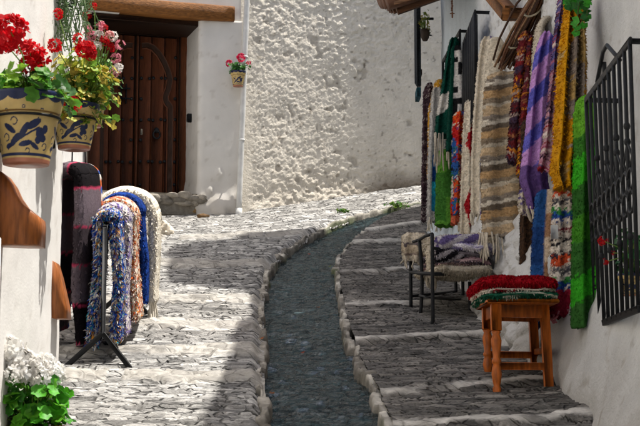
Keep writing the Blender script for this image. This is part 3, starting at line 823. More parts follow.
# low tiled canopy
mb = MB(); tl = MB()
for k in range(9):
    y0 = 10.75+k*.19
    o_ = P(389+k*.5, 3.5-k*.3, y0); o_[0] = .50+.02*random.uniform(-1, 1)
    i_ = np.array([1.12, y0, o_[2]+.20])
    tl.tube([o_+(i_-o_)*f+np.array([0, 0, .04]) for f in np.linspace(-.04, 1, 5)], .085, 10, hexl('#7d5b49', .8)*random.uniform(.7, 1.1))
    mb.bar(o_+np.array([.06, .09, -.03]), i_+np.array([0, .09, -.03]), .05, .06, hexl('#6b4a33'))
q0, q1 = P(389, 6, 10.7), P(392, 3, 12.45)
cn = tl.out('canopy_tiles', 'terracotta', shady)
mb.out('canopy_rafters', 'beam', shady, False)
mb = MB()
Vc = [[.54, 10.65, P(390, 5, 10.65)[2]], [1.1, 10.65, P(390, 5, 10.65)[2]+.17], [1.1, 12.5, P(391, 3, 12.5)[2]+.19], [.54, 12.5, P(391, 3, 12.5)[2]+.02]]
Vc = np.array(Vc); Vc = np.vstack([Vc, Vc+np.array([0, 0, .025])])
mb.add(Vc, [[3, 2, 1, 0], [4, 5, 6, 7], [0, 1, 5, 4], [1, 2, 6, 5], [2, 3, 7, 6], [3, 0, 4, 7]], None, hexl('#7a5940')); mb.out('canopy_boards', 'beam', shady, False)
# a narrow dark shutter at the far corner of the house
mb = MB(); t_ = P(417.5, 6, 12.7); l_ = P(417.5, 88, 12.7)
for k in range(5): mb.box((t_[0]-.018, 12.6+k*.062, l_[2]+.02*k), (t_[0]+.02, 12.655+k*.062, t_[2]+.3), hexl('#23272b')*random.uniform(.8, 1.4), .004)
mb.box((t_[0]+.021, 12.62, l_[2]+.1), (t_[0]+.03, 12.88, l_[2]+.15), hexl('#3a2a1e')); mb.box((t_[0]-.018, 12.63, l_[2]-.09), (t_[0]+.02, 12.86, l_[2]-.005), hexl('#1f4a55'))
mb.bar((t_[0]+.02, 12.75, t_[2]-.1), (.99, 12.75, t_[2]-.1), .02, .02, (.02,)*3)
mb.out('corner_shutter', 'beam', shady, False)

# ------------------------------------------------------------------ woven rugs
def tufts(V, Q, K, n, ln, wd, seed, droop=.5, jit=.25, tcol=None):
    """short wool ends standing out of a rug's surface; returns vertices, triangles, colours"""
    rs = np.random.default_rng(seed); N = vnormals(V, Q)
    a = np.linalg.norm(np.cross(V[Q[:, 2]]-V[Q[:, 0]], V[Q[:, 3]]-V[Q[:, 1]]), axis=1); a = a/a.sum()
    f = rs.choice(len(Q), n, p=a); wts = rs.dirichlet((1, 1, 1, 1), n)
    p = (V[Q[f]]*wts[:, :, None]).sum(1); nn = N[Q[f, 0]]
    c = K[Q[f, rs.integers(0, 4, n)]]*(1+rs.uniform(-jit, jit, (n, 1)))
    d = nn + rs.normal(0, .45, (n, 3)); d[:, 2] -= droop; d /= np.linalg.norm(d, axis=1, keepdims=True)
    s_ = np.cross(d, rs.normal(0, 1, (n, 3))); s_ /= np.linalg.norm(s_, axis=1, keepdims=True)
    l = ln*rs.uniform(.5, 1.3, (n, 1)); w_ = wd*rs.uniform(.6, 1.2, (n, 1))
    m = p+d*l*.55 + np.array([0, 0, -1])*l*.08
    if tcol is not None:
        sw = rs.uniform(0, 1, n) < .5; c[sw] = (tcol[rs.integers(0, len(tcol), n)]*rs.uniform(.8, 1.15, (n, 1)))[sw]
    e = p+d*l + np.array([0, 0, -1])*l*.35
    W = np.stack([p-s_*w_, p+s_*w_, m+s_*w_*.9, m-s_*w_*.9, e], 1).reshape(-1, 3)
    b = np.arange(n)*5
    return W, np.stack([b, b+1, b+2, b+3], 1), np.stack([b+3, b+2, b+4], 1), np.repeat(c, 5, 0)
def rug_out(name, V, Q, K, T, nt, ln, wd, seed, parent, droop=.5, tcol=None):
    Fq, Ft = [Q], ([T] if T is not None and len(T) else [])
    if nt:
        W, q2, t2, k2 = tufts(V, Q, K, nt, ln, wd, seed, droop, tcol=tcol)
        o = len(V); V = np.vstack([V, W]); K = np.vstack([K, k2]); Fq.append(q2+o); Ft.append(t2+o)
    return build(name, V, [np.concatenate(Fq)] + ([np.concatenate(Ft)] if Ft else []), 'wool', parent, K)
def fringe(name, pts, ln, r, seed, parent, col):
    mb = MB(); rs = np.random.default_rng(seed)
    for p in pts:
        l = ln*rs.uniform(.75, 1.15); a = np.array(p)+rs.normal(0, .004, 3); b = a+np.array([rs.normal(0, .012), rs.normal(0, .012), -l])
        m = (a+b)/2+rs.normal(0, .006, 3); g = rs.uniform(.8, 1.1)
        mb.tube([a+np.array([0, 0, .015]), a*.6+m*.4, m, b*.6+m*.4, b], [r, r*.9, r, r*1.1, r*.45], 5, np.array(col)*g)
    return mb.out(name, 'wool', parent)
def hang(label, secs, colfn, depth=.07, lobes=3, lob=.25, rib=.011, ribamp=.004, nt=0, ln=.02, wd=.0025, seed=1, fr=None, twist=0, group='rugs hanging on the shaded wall', cat='rug', name='hanging_rug', lean=0.0):
    """a rug hung on the wall: closed, pleated, lofted through sections (py, px left, px right, depth Y)"""
    secs = [tuple(s) for s in secs]; nt = int(nt*.5); ln = ln*.55; lob = lob*1.35
    pts = []
    for (py, xl, xr, Y) in secs:
        a, b = P(xl, py, Y), P(xr, py, Y); pts.append((*a, *b))
    pts = np.array(pts); zz = pts[:, 2]
    ntop, nbot = zz[0], zz[-1]
    n = int((ntop-nbot)/.008)+2; M_ = 72
    z = np.linspace(ntop, nbot, n)
    I = lambda k: np.interp(-z, -zz, pts[:, k])
    A = np.stack([I(0), I(1), z], 1); B = np.stack([I(3), I(4), z], 1)
    for q in (A, B):
        for k in (0, 1):
            ker = np.hanning(15); ker /= ker.sum(); q[:, k] = np.convolve(np.r_[np.full(7, q[0, k]), q[:, k], np.full(7, q[-1, k])], ker, 'valid')
    hm = ntop-z
    th = np.arange(M_)*2*math.pi/M_
    ctr = (A+B)/2; hw = np.linalg.norm(B-A, axis=1)/2*1.07+.004
    cx_, sx_ = np.sign(np.cos(th))*np.abs(np.cos(th))**.75, np.sign(np.sin(th))*np.abs(np.sin(th))**.75
    TH, H = np.meshgrid(th, hm); u = (cx_+1)/2
    U = np.repeat(u[None], n, 0)
    ph = seed*1.3 + twist*H + .8*vn(H*2.2, seed*3.7, 0., 5)
    fold = np.where(np.sin(TH) < .2, np.cos((U-.5)*2*math.pi*lobes+ph), .3*np.cos((U-.5)*2*math.pi*lobes+ph))
    dep = depth*(1+.0*H)
    X = ctr[:, 0:1] + hw[:, None]*cx_[None] + .004*fbm(H*7, TH, seed, 2, 3)
    front = dep*sx_[None]
    Y = ctr[:, 1:2] + front - np.where(front < 0, lob*depth*fold*np.abs(sx_[None]), 0) - lean*H
    Z = np.repeat(z[:, None], M_, 1) + .006*fbm(U*5, TH*0, seed, 3, 7)*8*0
    # bottom hem: uneven; top: rounded over
    r = sstep(0, .03, H)*.35+.65
    X = ctr[:, 0:1]+(X-ctr[:, 0:1])*r; Y = ctr[:, 1:2]+(Y-ctr[:, 1:2])*r
    Z = Z - .022*fbm(U*4+seed, TH*.3, 0., 3, 9)*sstep(hm[-1]-.25, hm[-1], H)*2
    row = np.floor(H/rib); rowph = H/rib-row
    crow = h2(row.astype(int), np.floor(U*9+.35*h2(row.astype(int), np.zeros_like(row, int), seed)*9).astype(int), seed)
    dsp = ribamp*(np.abs(np.sin(rowph*math.pi))**.6*1.2-.6+1.0*(crow-.5)) + .005*fbm(H*22, U*10, seed*2.3, 3, 13)
    X = X + dsp*np.cos(TH); Y = Y + dsp*np.sin(TH)
    V = np.stack([X.ravel(), Y.ravel(), Z.ravel()], 1)
    K = colfn(U.ravel(), H.ravel(), crow.ravel(), row.ravel(), hm[-1])*(.82+.36*crow.ravel()[:, None])
    Q = gridq(n, M_, 0, True)[:, ::-1]
    V = np.vstack([V, V[:M_].mean(0), V[-M_:].mean(0)-np.array([0, 0, -.02])]); K = np.vstack([K, K[:M_].mean(0), K[-M_:].mean(0)*.5])
    k = np.arange(M_); T = np.concatenate([np.stack([np.full(M_, n*M_), k, (k+1) % M_], 1), np.stack([np.full(M_, n*M_+1), (n-1)*M_+(k+1) % M_, (n-1)*M_+k], 1)])
    if fr:
        e = thing(name, label, cat, tuple(ctr[-1]), group)
        rug_out('cloth', V, Q, K, T, nt, ln, wd, seed, e)
        last = V[(n-1)*M_:n*M_]; cnt, l_, r_, col = fr
        fp = [last[int(q) % M_]*1.0 for q in np.linspace(M_/2, M_, cnt)]
        fringe('fringe', fp, l_, r_, seed, e, col)
        return e
    o = rug_out(name, V, Q, K, T, nt, ln, wd, seed, None)
    # origin at its foot
    return tag(o, label, cat, group)
# colour functions: u across, h metres down from the top, c per weft cell, row, total length
def rows(cols, wdt=.02, seed=0, per=1.0):
    cols = np.array(cols)
    def f(u, h, c, row, L):
        k = (h2(np.floor(h/wdt).astype(int), np.floor(u*per).astype(int), seed)*len(cols)*.999).astype(int)
        return cols[k]
    return f
def bands(seq, jig=.02, seed=0, us=0.0):
    """seq: list of (length metres, colour), repeated"""
    ln = np.array([s[0] for s in seq]); cs = np.array([s[1] for s in seq]); e = np.cumsum(ln)
    def f(u, h, c, row, L):
        q = (h + jig*(c-.5) + jig*fbm(u*3, h*4, seed, 2, 3) + us*u) % e[-1]
        return cs[np.minimum(np.searchsorted(e, q), len(cs)-1)]
    return f
def patches(base, others, scale=(3, 6), thr=.12, seed=0):
    base = np.array(base)
    def f(u, h, c, row, L):
        k = np.tile(base, (len(u), 1))
        for q, o in enumerate(others):
            m = fbm(u*scale[0]+q*9.3, h*scale[1], seed+q*2.2, 3, 5+q) + .12*(c-.5) > thr
            k[m] = o
        return k
    return f
def mix(f, g, p, seed=0):
    def r(u, h, c, row, L):
        m = h2(np.floor(h*150).astype(int), np.floor(u*13).astype(int), seed) < p
        return np.where(m[:, None], g(u, h, c, row, L), f(u, h, c, row, L))
    return r
def solid(c_): return lambda u, h, c, row, L: np.tile(np.array(c_), (len(u), 1))
CREAM, IVORY = hexl('#d9cdb8'), hexl('#cfc4b4')
BEIGE, SAND, BROWNG, GREY = hexl('#bda584'), hexl('#a5814f'), hexl('#7d6a52'), hexl('#938676')

# big natural wool rug with earth bands, on a pole, almost facing the lane
nat = [(.052, BEIGE), (.030, hexl('#8b8073')), (.026, hexl('#d0c6b4')), (.034, hexl('#6f6253')), (.050, hexl('#b39268')), (.028, hexl('#8a7a66')), (.024, hexl('#c9bda8'))]
hang('long sand and brown banded wool rug with a cream knotted fringe', [(72,491,527,8.85),(90,486,527,8.8),(130,484,526,8.75),(180,483,525,8.75),(238,484,526,8.7)],
     bands(nat, .013, 3, .05), .035, 2, .35, .012, .005, 14000, .010, .0026, 3, (24, .15, .0065, CREAM))
# cream rolls behind it
hang('cream wool rug rolled on the pole behind the sand banded rug', [(38,489,502,9.6),(70,486,501,9.6),(120,486,499,9.6)], solid(CREAM*.9), .05, 1, .1, .012, .003, 1500, .012, .002, 4)
hang('pale cream runner with one thin purple stripe down its edge', [(37,483,495,10.05),(60,479,493,10.05),(110,475,490,10.0),(160,472,487,10.0),(215,472,487,10.0)],
     lambda u, h, c, row, L: np.where(((u > .55) & (u < .76) & (h < .85))[:, None], hexl('#75609a'), np.where((h > .85)[:, None] & (u > .45)[:, None], pal('#2f4f80', '#77726d', '#e0d6cc', '#6a5590')[np.clip(((h-.85)/.12).astype(int), 0, 3)], CREAM*.95)), .05, 2, .3, .013, .003, 4000, .014, .002, 5, (10, .06, .005, CREAM))
hang('narrow cream rug with a dark red chevron along it', [(100,466,476,10.4),(140,464,477,10.35),(190,462,478,10.3),(234,461,477,10.3)],
     lambda u, h, c, row, L: np.where((np.abs(((h*2.2+.3) % 1)-.5)*1.1+.1*(c-.5) > np.abs(u-.5)+.22)[:, None], hexl('#9c1720'), CREAM*.95), .06, 2, .35, .013, .004, 5000, .018, .0025, 6, (12, .07, .005, CREAM))
MULTI = pal('#a3181d', '#c9541b', '#d18b1d', '#2a4a8a', '#20242a', '#c9bda8', '#7c2030', '#2e7050')
hang('red and orange rag rug with scattered blue patches', [(112,455,467,10.7),(160,453,466,10.65),(214,452,465,10.6)], mix(patches(hexl('#b3221f'), [hexl('#cf4f1e'), hexl('#c9bda8'), hexl('#28508c')], (2, 7), .16, 3), rows(MULTI, .03, 5, 2), .3), .06, 2, .3, .014, .004, 4000, .016, .0025, 7)
hang('black and white braided rug strip beside a dark green edge', [(46,452,460,10.9),(90,450,462,10.9),(150,447,461,10.85)], lambda u, h, c, row, L: np.where((u < .28)[:, None], hexl('#0f3d31'), np.where((h2((h/.045).astype(int), (u*3.2).astype(int), 8) > .5)[:, None], hexl('#cfc9c2'), hexl('#1c1b1c'))), .05, 1, .2, .014, .005, 2500, .014, .0025, 8)
hang('dark green wool rug with one white block and a pale fringe', [(38,451,458,11.1),(60,447,457,11.1),(92,442,456,11.1),(120,437,454,11.05),(136,436,454,11.05)],
     bands([(.46, hexl('#0e4438')), (.15, hexl('#d8d2c8')), (.6, hexl('#0f4236'))], .02, 3, .10), .05, 2, .35, .012, .004, 5000, .016, .0022, 9, (14, .26, .007, CREAM*.9))
def checker(u, h, c, row, L):
    k = pal('#5a8f34', '#d8d3c4', '#3d6f2b', '#c9d3b0'); i = (h/.19).astype(int); j = (u > .45).astype(int)
    return k[(i*1+j+(i+j) % 2) % 4]
hang('green and cream chequered wool rug below the pale fringe', [(150,438,455,11.3),(190,437,456,11.25),(226,436,456,11.2)], checker, .05, 1, .25, .012, .003, 5000, .014, .0022, 10)
hang('small white and purple rug end showing under the red rags', [(190,453,461,10.8),(224,452,462,10.8)], bands([(.12, CREAM), (.05, hexl('#7a6295')), (.1, hexl('#c9664a')), (.08, CREAM)], .02, 5), .04, 1, .2, .012, .003, 1500, .014, .002, 11)
hang('grey white rug with turquoise and blue blocks at its lower end', [(88,433,441,11.6),(120,431,441,11.55),(160,429,440,11.5),(222,428,438,11.5)],
     lambda u, h, c, row, L: np.where(((h > L*.50+.04*(c-.5)) & (h < L*.93) & (u > .3))[:, None], pal('#2583a8', '#1c5f9a', '#1b3f7d', '#2a9db5')[np.clip((h/.11).astype(int) % 4, 0, 3)], hexl('#b7b3ae')), .06, 1, .2, .012, .004, 4500, .018, .0025, 12, (10, .08, .005, CREAM))
hang('dark mauve and brown rug hanging at the far end of the row', [(83,427,433,12.0),(92,424,431,12.0),(150,423,431,11.95),(222,422,430,11.9)], mix(solid(hexl('#3e2c33')), rows(pal('#5a4a50', '#8d8480', '#2a2226'), .02, 3, 2), .35), .05, 1, .2, .012, .004, 2500, .014, .0022, 13)
hang('ochre yellow rug hung between the mauve and the green rugs', [(80,436,444,11.9),(110,429,437,11.85),(180,428,434,11.8)], mix(solid(hexl('#b5852a')), solid(CREAM), .12), .05, 1, .2, .012, .004, 2000, .014, .0022, 14)
hang('pale grey wool rug hanging flat behind the dark green and chequered rugs', [(92,438,462,11.75),(160,436,462,11.7),(224,436,462,11.65)], mix(solid(hexl('#b9b4ac')), solid(hexl('#8f8a86')), .3), .03, 2, .3, .012, .003, 3000, .012, .0022, 73)
hang('plum and cream woven rug filling the gap behind the red rag rug', [(120,460,482,10.9),(170,459,482,10.85),(230,459,480,10.8)], bands([(.08, hexl('#c9bda8')), (.03, hexl('#6a3a4a')), (.05, hexl('#a89a88')), (.03, hexl('#7a2430'))], .012, 7), .03, 2, .3, .012, .003, 3000, .012, .0022, 74)
# the middle group
RB = pal('#5a1a1c', '#7c2022', '#2e1a1c', '#8d5a3a', '#b8742a', '#3b2d3e', '#99857a', '#4d1f2a')
hang('dark red and brown rag rug in a thin strand beside the sand rug', [(32,521,530,8.55),(70,516,527,8.5),(120,511,522,8.45),(163,508,520,8.4)], mix(rows(RB, .022, 3, 2), bands([(.3, hexl('#5c1c22')), (.12, hexl('#c07a22')), (.2, hexl('#39242c'))], .04), .4), .05, 1, .3, .016, .007, 2500, .014, .003, 15)
hang('maroon rag rug strand with an orange end', [(36,529,536,8.45),(80,525,534,8.4),(130,520,531,8.35),(176,518,529,8.3)], mix(rows(RB, .022, 9, 2), lambda u, h, c, row, L: np.where((h > L-.16)[:, None], hexl('#c9861f'), hexl('#5d2023')), .5), .05, 1, .3, .016, .007, 2500, .014, .003, 16)
def loop(label, pts, Y, r, col, seed, ribbon=.035):
    """a cream runner folded over a nail: one thick edge that goes up, over and down"""
    q = np.array([P(a, b, Y+.02*k) for k, (a, b) in enumerate(pts)]); d = np.r_[0, np.cumsum(np.linalg.norm(np.diff(q, axis=0), axis=1))]
    n = int(d[-1]/.012); s_ = np.linspace(0, d[-1], n); q = np.stack([np.interp(s_, d, q[:, k]) for k in range(3)], 1)
    ker = np.hanning(9); ker /= ker.sum(); q = np.stack([np.convolve(np.r_[np.full(4, q[0, k]), q[:, k], np.full(4, q[-1, k])], ker, 'valid') for k in range(3)], 1)
    a = np.arange(14)*2*math.pi/14; tg = np.gradient(q, axis=0); tg /= np.linalg.norm(tg, axis=1, keepdims=True)
    ydir = np.array([0, 1.0, 0]); xx = np.cross(ydir, tg); xx /= np.linalg.norm(xx, axis=1, keepdims=True)
    rr = 1+.14*(h2(np.arange(n), np.zeros(n, int), seed)-.5)
    V = (q[:, None]+ (np.cos(a)[None, :, None]*xx[:, None]*r + np.sin(a)[None, :, None]*ydir*ribbon*3)*rr[:, None, None]).reshape(-1, 3)
    K = np.tile(np.array(col), (len(V), 1))*(.9+.2*h2(np.arange(len(V)), np.zeros(len(V), int), seed)[:, None])
    o = rug_out('hanging_rug', V, gridq(n, 14, 0, True), K, None, 2500, .010, .002, seed, None)
    return tag(o, label, 'rug', 'rugs hanging on the shaded wall')
loop('cream runner looped over a nail beside the purple striped rug', [(534,120),(535,80),(537,50),(539,30),(543,21),(548,21),(551,28),(551,50),(549,75)], 8.25, .02, CREAM*.8, 17)
pv = bands([(.13, hexl('#b184bd')), (.10, hexl('#5f5cb0')), (.13, hexl('#b788c0')), (.11, hexl('#5553a6'))], .015, 2, .13)
hang('lilac and violet banded wool rug gathered at its lower end', [(33,542,552,8.05),(60,535,551,8.0),(110,529,546,7.95),(150,525,545,7.9),(180,521,546,7.85),(196,526,549,7.85),(212,530,544,7.85)],
     lambda u, h, c, row, L: np.where((h > L-.24)[:, None], np.where((u+.2*(c-.5) < .55)[:, None], hexl('#6a4f86'), hexl('#4a3566')), pv(u, h, c, row, L)), .06, 2, .4, .013, .003, 4000, .008, .0026, 18, (6, .07, .010, CREAM*.85))
PK = pal('#b07a8a', '#8a5566', '#c9a8a0', '#5a4a6e', '#96323a', '#d0c0b8', '#4a3040', '#a05a70')
hang('mottled pink and plum rag rug next to the lilac one', [(-6,560,572,7.75),(30,556,567,7.7),(70,552,564,7.65),(120,547,561,7.6),(150,544,560,7.6),(171,539,555,7.6)],
     mix(rows(PK, .018, 5, 3), lambda u, h, c, row, L: np.where((h > .95)[:, None], hexl('#8d2733'), np.where((h < .45)[:, None], hexl('#5b5585'), hexl('#b08790'))), .45), .06, 2, .4, .013, .004, 4500, .014, .0025, 19)
YL = patches(hexl('#c48a12'), [hexl('#8a7c70'), hexl('#a88a55')], (2.2, 5.5), .2, 4)
hang('golden yellow wool rug with grey patches hung in thick folds', [(-4,567,581,7.2),(20,565,582,7.2),(60,560,584,7.15),(110,557,583,7.1),(150,555,582,7.05),(172,552,580,7.05),(189,558,575,7.05)], YL, .085, 3, .55, .016, .005, 9000, .02, .0028, 20)
hang('bright green wool rug in two tones beside the iron grille', [(97,579,592,6.95),(112,576,594,6.9),(180,575,594,6.85),(250,574,594,6.8),(327,573,598,6.78)],
     bands([(.22, hexl('#5f9c2a')), (.10, hexl('#336b22')), (.13, hexl('#38a022')), (.15, hexl('#2c5c22')), (.13, hexl('#3c7a20')), (.15, hexl('#2f5f26')), (.12, hexl('#389e24')), (.30, hexl('#335f2a'))], .025, 6, .06), .06, 2, .35, .014, .004, 8000, .010, .003, 21)
ML = [(.05, hexl('#d8cfc2')), (.015, hexl('#3a3440')), (.035, hexl('#d35a35')), (.025, hexl('#c9beb0')), (.02, hexl('#5c5a60')), (.03, hexl('#d8cfc2')), (.018, hexl('#3f8a45')), (.03, hexl('#2a4c94')), (.045, hexl('#d5cabf')), (.015, hexl('#7a2a36')), (.035, hexl('#cfc4b8')), (.014, hexl('#26242a'))]
hang('dark brown rug added to stand in for the shade behind the lilac rug', [(120,522,537,8.2),(200,521,537,8.15),(262,521,536,8.15)], mix(solid(hexl('#4a3628')), solid(hexl('#2e241e')), .4), .03, 2, .3, .012, .003, 3000, .012, .0024, 71)  # added cloth; its dark brown stands in for shade between the rugs
hang('off white fringed rug end hanging under the lilac rug', [(188,521,535,8.0),(206,520,534,7.98),(214,521,533,7.98)], mix(solid(CREAM), solid(hexl('#6f6094')), .25), .04, 2, .3, .012, .003, 2500, .014, .0024, 72)
e = hang('rag rug of many thin stripes with a white paper tag below the yellow rug', [(180,556,571,7.3),(215,554,572,7.25),(260,553,572,7.2),(316,552,573,7.15)],
     lambda u, h, c, row, L: np.where((h > L-.12)[:, None], hexl('#8d1f33'), bands(ML, .03, 3, .03)(u, h, c, row, L)), .045, 2, .25, .011, .005, 7000, .016, .003, 22, (8, .03, .006, hexl('#b06a70')))
mb = MB(); q = P(554.5, 232, 7.14); mb.obox(q, np.eye(3), (.018, .002, .034), (.78, .78, .76), .001); mb.tube([q+np.array([0, .0, .034]), q+np.array([.004, .02, .07])], .0015, 5, (.7, .7, .68)); mb.out('paper_tag', 'ceramic', e)
hang('blue rug with pale tan blocks hanging behind the striped rag rug', [(190,538,556,7.75),(240,534,553,7.7),(292,532,554,7.65)],
     lambda u, h, c, row, L: np.where((u < .45)[:, None], np.where((h/.2).astype(int)[:, None] % 2 == 0, hexl('#274f86'), hexl('#1f3d70')), np.where((h/.13).astype(int)[:, None] % 2 == 0, hexl('#c7b39b'), hexl('#9a7558'))), .05, 1, .25, .012, .003, 3500, .012, .0024, 23)
hang('navy blue shaggy rug end hanging low behind the wooden stool', [(282,541,556,7.55),(310,538,556,7.5),(338,537,551,7.5)], solid(hexl('#1a2848')), .06, 2, .5, .014, .004, 4500, .024, .003, 24)

# reed blind rolled up and slung along the wall
mb = MB(); rs = np.random.default_rng(8)
for k in range(44):
    a, b, c_ = P(543, -8, 8.4), P(525, 30, 8.65), P(506, 62, 8.9)
    o = rs.normal(0, 1, 3)*np.array([.040, .03, .028]); g = rs.uniform(.5, 1.1)
    mb.tube([a+o*.7, (a+b)/2+o+rs.normal(0, .005, 3), b+o*1.1, (b+c_)/2+o+rs.normal(0, .006, 3), c_+o*rs.uniform(.5, 1.2)+np.array([0, 0, rs.uniform(-.04, .03)])], .007, 6, hexl(rs.choice(['#6b4630', '#8a6344', '#4a3224', '#9c7b5c']))*g)
for f in (.25, .7):
    a, c_ = P(543, -8, 8.4), P(506, 62, 8.9); p = a+(c_-a)*f+np.array([.0, 0, .01]); th = np.linspace(0, 2*math.pi, 14)
    mb.tube([p+np.array([.055*math.cos(t), .05*math.sin(t), .05*math.sin(t)+.03*math.cos(t)]) for t in th], .006, 6, hexl('#b0a48c'))
tag(mb.out('reed_blind', 'beam'), 'rolled brown reed blind slung on the wall above the rugs', 'blind')
# wooden rosary
mb = MB()
for k in range(7): mb.ball(P(452+.25*math.sin(k*2), -3+k*2.2, 10.7), (.009,)*3, 1, 0, (5, 7), hexl('#5a3a28'))
q = P(452.3, 14, 10.7); mb.box(q-np.array([.006, .005, .03]), q+np.array([.006, .005, .02]), hexl('#6b442c')); mb.box(q-np.array([.018, .004, -.002]), q+np.array([.018, .004, .008]), hexl('#6b442c'))
mb.tube([P(452.3, -8, 10.7), P(452.3, 11, 10.7)], .003, 5, (.1, .08, .06)); tag(mb.out('rosary', 'varnish'), 'small wooden bead rosary with a cross hanging high on the wall', 'rosary')

# ------------------------------------------------------------------ rugs draped over a rail
def drape(label, c, zt, wl, wr, ll, lr, L, th, colfn, seed, nt, ln, wd=.0026, fr=None, group=None, dirv=(-.04, 1.0, .2), cat='rug', par=None, splay=.008, tcol=None):
    """a thick rug folded over a rail that runs along dirv; ll and lr are how far each side hangs"""
    s1 = np.linspace(0, ll, int(ll/.012)); n1 = len(s1)
    R_ = (wl+wr)/2
    prof = []
    for t in s1[::-1]: prof.append((-wl-splay*t/ll*2+.008*math.sin(t*9+seed), -R_*.6-t))
    for a in np.linspace(math.pi, 0, 26): prof.append(((wl if math.cos(a) < 0 else wr)*math.cos(a), -R_*.6+R_*.8*math.sin(a)))
    for t in np.linspace(0, lr, int(lr/.012)): prof.append((wr+splay*t/lr*2+.01*math.sin(t*8+seed*2), -R_*.6-t))
    pr = np.array(prof); tg = np.gradient(pr, axis=0); tg /= np.maximum(np.linalg.norm(tg, axis=1, keepdims=True), 1e-9); nn = np.stack([-tg[:, 1], tg[:, 0]], 1)
    outer = pr+nn*th/2; inner = pr-nn*th/2
    ring = np.vstack([outer, inner[::-1]]); m = len(ring); arc = np.r_[np.linspace(0, 1, len(pr)), np.linspace(1, 0, len(pr))]
    nj = max(6, int(L/.02)); v = np.linspace(-.5, .5, nj)
    D = np.array(dirv)/np.linalg.norm(dirv); V, K = [], []
    tot = ll+lr
    rd = 1 - .35*np.abs(v*2)**6
    cen = np.vstack([pr, pr[::-1]])
    for j in range(nj):
        q = cen+(ring-cen)*rd[j]
        q = q + .006*np.stack([fbm(ring[:, 1]*9, v[j]*6, seed, 2, 3), fbm(ring[:, 0]*9, v[j]*6, seed+5., 2, 4)], 1)
        V.append(np.stack([c[0]+q[:, 0]+D[0]*v[j]*L, c[1]+D[1]*v[j]*L+0*q[:, 0]+.012*fbm(ring[:, 1]*4, 0., seed, 2, 8), zt+q[:, 1]+D[2]*v[j]*L], 1))
        K.append(colfn(np.full(m, v[j]+.5), arc*tot, h2((arc*tot/.02).astype(int), np.full(m, j), seed), (arc*tot/.015).astype(int), tot))
    V = np.concatenate(V); K = np.concatenate(K); Q = gridq(nj, m, 0, True)[:, ::-1]
    # close both selvedges
    h = len(pr); e = []; xV, xK = [], []
    for j in (0, nj-1):
        k = np.arange(h-1); a, b = j*m+k, j*m+(2*h-1-k); a2, b2 = j*m+k+1, j*m+(2*h-2-k)
        W_ = [0, .2, .4, .6, .8, 1]; rows_ = []
        for w_ in W_:
            pa, pb = V[j*m:j*m+h], V[j*m+2*h-1-np.arange(h)]
            bul = math.sin(w_*math.pi)*.014*(-1 if j == 0 else 1)
            rows_.append(pa*(1-w_)+pb*w_+D*bul)
        X2 = np.stack(rows_, 1).reshape(-1, 3); X2 = X2 + RNG.normal(0, .002, X2.shape)
        aa = np.repeat(np.linspace(0, 1, h), 6)*tot; k2 = colfn(np.full(h*6, .02 if j == 0 else .98)+np.tile(np.array(W_)*.4, h), aa, RNG.uniform(0, 1, h*6), (aa/.015).astype(int), tot)
        qq = gridq(h, 6)+len(V)+sum(len(q_) for q_ in xV); e.append(qq if j == 0 else qq[:, ::-1]); xV.append(X2); xK.append(k2)
    Q = np.vstack([Q]+e); V = np.vstack([V]+xV); K = np.vstack([K]+xK)
    # make normals look outward
    cmid = np.array([c[0], c[1], zt+.5])
    if fr:
        r = thing('draped_rug', label, cat, (c[0], c[1], zt-max(ll, lr)), group)
        rug_out('cloth', V, Q, K, None, nt, ln, wd, seed, r, tcol=tcol)
        cnt, fl, frr, col = fr; pts = []
        for idx in (0, h-1):
            pts = []
            for v_ in np.linspace(-.5, .5, cnt): pts.append((c[0]+pr[idx, 0]+D[0]*v_*L, c[1]+D[1]*v_*L, zt+pr[idx, 1]+D[2]*v_*L))
            fringe('fringe', pts, fl, frr, seed+idx, r, col)
        return r
    return tag(rug_out('draped_rug', V, Q, K, None, nt, ln, wd, seed, None, tcol=tcol), label, cat, group)
RK = 'rag rugs draped over the black rack'
B0, B1 = P(107.5, 222, 7.42), P(128, 210, 8.75)
def bar_at(f): return B0+(B1-B0)*f
bd = B1-B0
blu = pal('#1f3f9a', '#2b66b0', '#d5d0c8', '#c9c4be', '#c98a2a', '#20283a', '#3a8a9a', '#e0dcd4', '#5a3a30', '#2348a8')
def shag(cols, seed): 
    cols = np.array(cols)
    def f(u, h, c, row, L):
        q = .5+.9*fbm(h*16, u*5, seed, 3, seed)+.5*(RNG.uniform(0, 1, len(u))-.5)
        return cols[np.floor(np.abs(q)*len(cols)*1.6).astype(int) % len(cols)]
    return f
p = bar_at(.06); drape('shaggy blue, white and ochre rag rug at the front of the rack', p, p[2]+.03, .042, .040, .62, .60, .26, .058, mix(shag(blu, 3), solid(hexl('#2549a0')), .2), 31, 24000, .019, .0036, None, RK, bd, tcol=blu)
p = bar_at(.27); drape('shaggy white and purple rag rug, second on the rack', p, p[2]+.045, .062, .058, .58, .60, .26, .055, shag(pal('#d8d2cc', '#cfc8c4', '#6a5a96', '#e0dcd8', '#8a7ab0', '#30305a', '#c9bcb4'), 5), 32, 18000, .019, .0036, None, RK, bd, tcol=pal('#d8d2cc', '#cfc8c4', '#6a5a96', '#e0dcd8', '#8a7ab0', '#30305a', '#c9bcb4'))
p = bar_at(.44); drape('cream, orange and rust rag rug in the middle of the rack', p, p[2]+.06, .085, .09, .52, .55, .26, .055, shag(pal('#d9cdb8', '#e0d4c4', '#cf5a24', '#d88a4a', '#7a4a3a', '#e4dccf', '#c9b8a0', '#a8503a'), 7), 33, 16000, .018, .0036, None, RK, bd, tcol=pal('#d9cdb8', '#e0d4c4', '#cf5a24', '#d88a4a', '#7a4a3a', '#e4dccf', '#c9b8a0', '#a8503a'))
